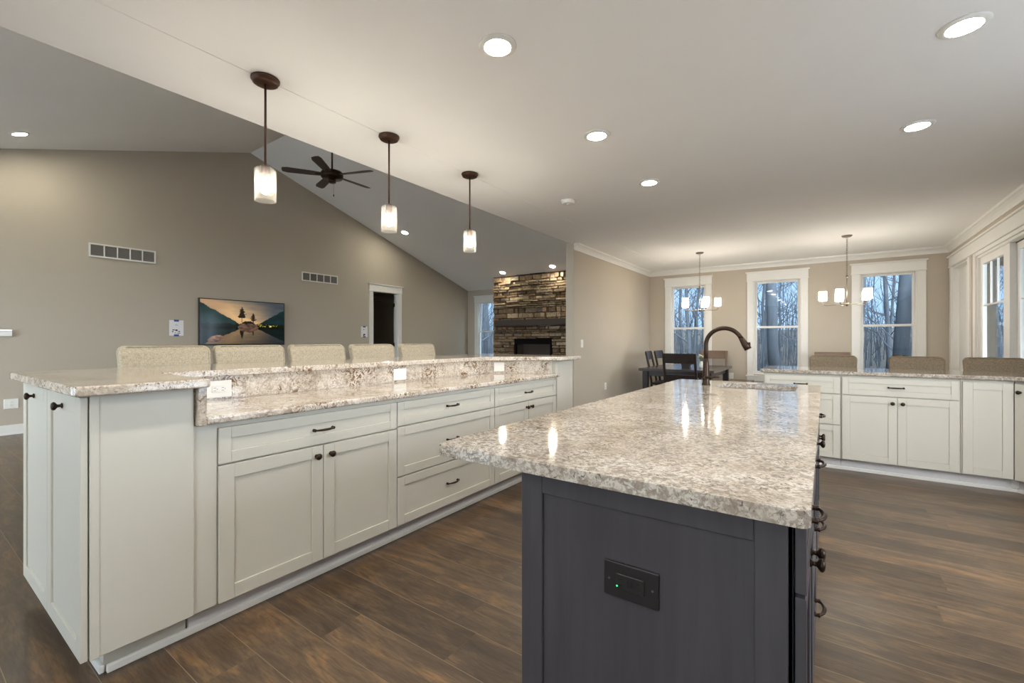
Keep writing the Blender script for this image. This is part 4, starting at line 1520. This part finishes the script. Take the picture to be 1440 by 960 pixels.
# ceiling fan in the vault
FZ = 3.80
r = thing('ceiling_fan', 'dark bronze ceiling fan hanging from the vaulted ceiling', 'ceiling fan', (-6.227, YR, FZ))
MB().cyl((0, 0, .07), (0, 0, ZR - FZ - .05), .013, n=14).build('downrod', 'bronze', r)
MB().lathe([(.02, ZR - FZ - .12), (.06, ZR - FZ - .09), (.075, ZR - FZ - .02), (.075, ZR - FZ)], n=24).build('canopy', 'bronze', r)
MB().lathe([(.055, -.075), (.06, -.06), (.15, -.052), (.163, -.035), (.163, .025), (.15, .045), (.04, .06), (.03, .085)], n=36).build('motor', 'bronze', r)
MB().lathe([(.02, -.125), (.052, -.120), (.056, -.10), (.056, -.074)], n=24).build('switch_housing', 'bronze', r)
mb = MB().cyl((.04, 0, -.10), (.04, 0, -.30), .0016, n=6)
pc = mb.build('pull_chain', 'nickel', r)
MB().lathe([(.002, -.34), (.008, -.33), (.008, -.315), (.002, -.30)], (.04, 0, 0), n=12).build('chain_pull', 'bronze', pc)
for k in range(5):
    a = 2 * PI * k / 5 + .35
    out = [(.16, -.045), (.30, -.058), (.62, -.068), (.69, -.05), (.70, 0), (.69, .05), (.62, .068), (.30, .058), (.16, .045)]
    mb = MB().slab(out, -.004, .004)
    mb.rot(math.radians(12), 'X').rot(a).move((0, 0, -.002))
    bl = mb.build('blade', 'blade_wood', r)
    mb = MB().box(.10, .24, -.018, .018, -.010, -.005).rot(math.radians(12), 'X').rot(a)
    mb.build('blade_iron', 'bronze', bl)

# small fan glimpsed in the dim room
r = thing('ceiling_fan', 'dark ceiling fan seen through the doorway of the dim room', 'ceiling fan', (-10.4, 7.65, 2.36))
MB().cyl((0, 0, .03), (0, 0, .235), .012, n=10).build('downrod', 'bronze', r)
MB().lathe([(.03, -.06), (.10, -.05), (.12, 0), (.03, .04)], n=20).build('motor', 'bronze', r)
for k in range(5):
    a = 2 * PI * k / 5 + .2
    MB().slab([(.10, -.045), (.55, -.065), (.58, 0), (.55, .065), (.10, .045)], -.004, .004).rot(.18, 'X').rot(a).build('blade', 'blade_wood', r)


# ------------------------------------------------------------------ outdoors
mb = MB()
gx = [-60 + 4 * i for i in range(31)]
gy = [-26 + 4 * i for i in range(26)]
rg = random.Random(5)
vg = []
for y in gy:
    row = []
    for x in gx:
        far = max(0, y - 14)
        zz = -.45 + far * .055 + (rg.random() - .5) * .25 * (1 if far > 0 else 0)
        row.append(mb.bm.verts.new((x, y, zz)))
    vg.append(row)
for j in range(len(gy) - 1):
    for i in range(len(gx) - 1):
        mb.bm.faces.new((vg[j][i], vg[j][i + 1], vg[j + 1][i + 1], vg[j + 1][i]))
struct('ground', mb, 'ground')
M['concrete'] = paint('pale_concrete', (0.84, 0.83, 0.81, 1), 0.9, 0.05)
struct('ground_patio', MB().box(-16, 14, -20, YS - .16, -.2, -.06).box(2.6, 14, YS - .16, 6.0, -.2, -.06), 'concrete')  # unseen pale slab added to throw sky light up at the ceilings
groundz = lambda y: -.5 + max(0, y - 14) * .055


def tree_mesh(name, seed, H, R0, spread=1.0, low=0.25, nb=16):
    rt = random.Random(seed)
    mb = MB()
    trunk = []
    x = y = 0.0
    N = 9
    for k in range(N + 1):
        trunk.append(Vector((x, y, H * k / N)))
        x += rt.uniform(-.14, .14) * H / 14; y += rt.uniform(-.14, .14) * H / 14
    rad = [R0 * (1 - .88 * (k / N)) + .01 for k in range(N + 1)]
    rad[0] *= 1.25
    mb.tube(trunk, rad, 9)

    def branch(p, d, L, r, depth):
        pts = [p]
        q = p.copy(); dd = d.copy()
        n = 4 if depth < 2 else 3
        for k in range(n):
            q = q + dd * (L / n)
            dd = (dd + Vector((rt.uniform(-.28, .28), rt.uniform(-.28, .28), rt.uniform(-.05, .30)))).normalized()
            pts.append(q.copy())
        mb.tube(pts, [r * (1 - .75 * k / n) for k in range(n + 1)], 5 if depth < 1 else 3, caps=False)
        if depth < 2:
            for k in range(4 if depth == 0 else 3):
                s = rt.randint(1, n)
                ax = Vector((rt.uniform(-1, 1), rt.uniform(-1, 1), rt.uniform(.1, 1))).normalized()
                branch(pts[s], (dd * .6 + ax * .8).normalized(), L * rt.uniform(.4, .65), r * .5, depth + 1)
    for k in range(nb):
        s = low + (1 - low) * (k + rt.random()) / nb
        i = min(N - 1, int(s * N)); f = s * N - i
        p = trunk[i].lerp(trunk[i + 1], f)
        a = rt.uniform(0, 2 * PI)
        d = Vector((math.cos(a), math.sin(a), rt.uniform(.25, 1.0))).normalized()
        branch(p, d, H * rt.uniform(.14, .26) * spread * (1.15 - .6 * s), max(.008, rad[i] * .34), 0)
    return mb


protos = []
GT = 'bare winter trees outside the windows'
LT = 'bare leafless tree in the woods outside the windows'
spec = [(11, 13, .065), (12, 11, .05), (13, 15, .085), (14, 9, .035), (15, 12, .05), (16, 8, .03)]
for i, (sd, H, R0) in enumerate(spec):
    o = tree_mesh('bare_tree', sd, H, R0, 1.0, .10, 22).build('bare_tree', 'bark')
    tag(o, LT, 'tree', GT)
    protos.append(o)
rt = random.Random(21)
spots = []


def clear(x, y, d=.9):
    return all((x - a) ** 2 + (y - b) ** 2 > d * d for a, b in spots)


# seen through the three dining windows (and by the living-room window)
for n_, (xa, xb, ya, yb) in ((38, (-9, 9, 15.5, 25)), (30, (-12, 16, 24, 40)), (14, (-22, -9, 13.5, 24)), (8, (6, 16, 5, 14)), ):
    tries = 0
    c = 0
    while c < n_ and tries < 800:
        tries += 1
        fy = rt.random()
        y = ya + (yb - ya) * fy
        x = rt.uniform(xa, xb)
        if yb <= 24 and xa == -9:
            x = rt.uniform(-.32, .30) * y - .2
        elif ya == 24:
            x = rt.uniform(-.34, .30) * y
        elif xa == -22:
            x = -rt.uniform(.66, .84) * y
        if not clear(x, y): continue
        spots.append((x, y)); c += 1
first = set()
for k, (x, y) in enumerate(spots):
    i = k % len(protos)
    if i not in first:
        o = protos[i]; first.add(i)
    else:
        o = protos[i].copy(); col.objects.link(o)
    s = rt.uniform(.8, 1.25)
    o.location = (x, y, groundz(y) - .15)
    o.rotation_euler = (0, 0, rt.uniform(0, 6.28))
    o.scale = (s, s, s)
# two big trunks close to the house
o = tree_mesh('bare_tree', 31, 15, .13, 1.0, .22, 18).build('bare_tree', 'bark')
tag(o, 'thick tree trunk outside the middle dining window', 'tree'); o.location = (-.92, 12.9, -.6)
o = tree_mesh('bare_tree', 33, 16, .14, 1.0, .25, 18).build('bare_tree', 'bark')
tag(o, 'thick tree trunk outside the rightmost dining window', 'tree'); o.location = (1.30, 12.4, -.6)
# thicket of saplings and brush on the rising ground
mb = MB()
rt = random.Random(8)
for k in range(1500):
    y = rt.uniform(18, 44)
    x = rt.uniform(-.85, .36) * y
    z = groundz(y) - .2
    h = rt.uniform(1.2, 4.2)
    dx, dy = rt.uniform(-.3, .3), rt.uniform(-.3, .3)
    r_ = rt.uniform(.012, .035)
    mb.tube([(x, y, z), (x + dx * .5, y + dy, z + h * .55), (x + dx * 1.5, y + dy, z + h)], [r_, r_ * .7, r_ * .2], 3, caps=False)
    for q in range(2):
        s = rt.uniform(.35, .8)
        mb.tube([(x + dx * s, y + dy, z + h * s), (x + dx * s + rt.uniform(-.7, .7), y + dy, z + h * s + rt.uniform(.3, .9))], [r_ * .5, r_ * .15], 3, caps=False)
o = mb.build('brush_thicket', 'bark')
tag(o, 'thicket of bare saplings and brush on the wooded slope', 'brush', None, 'stuff')
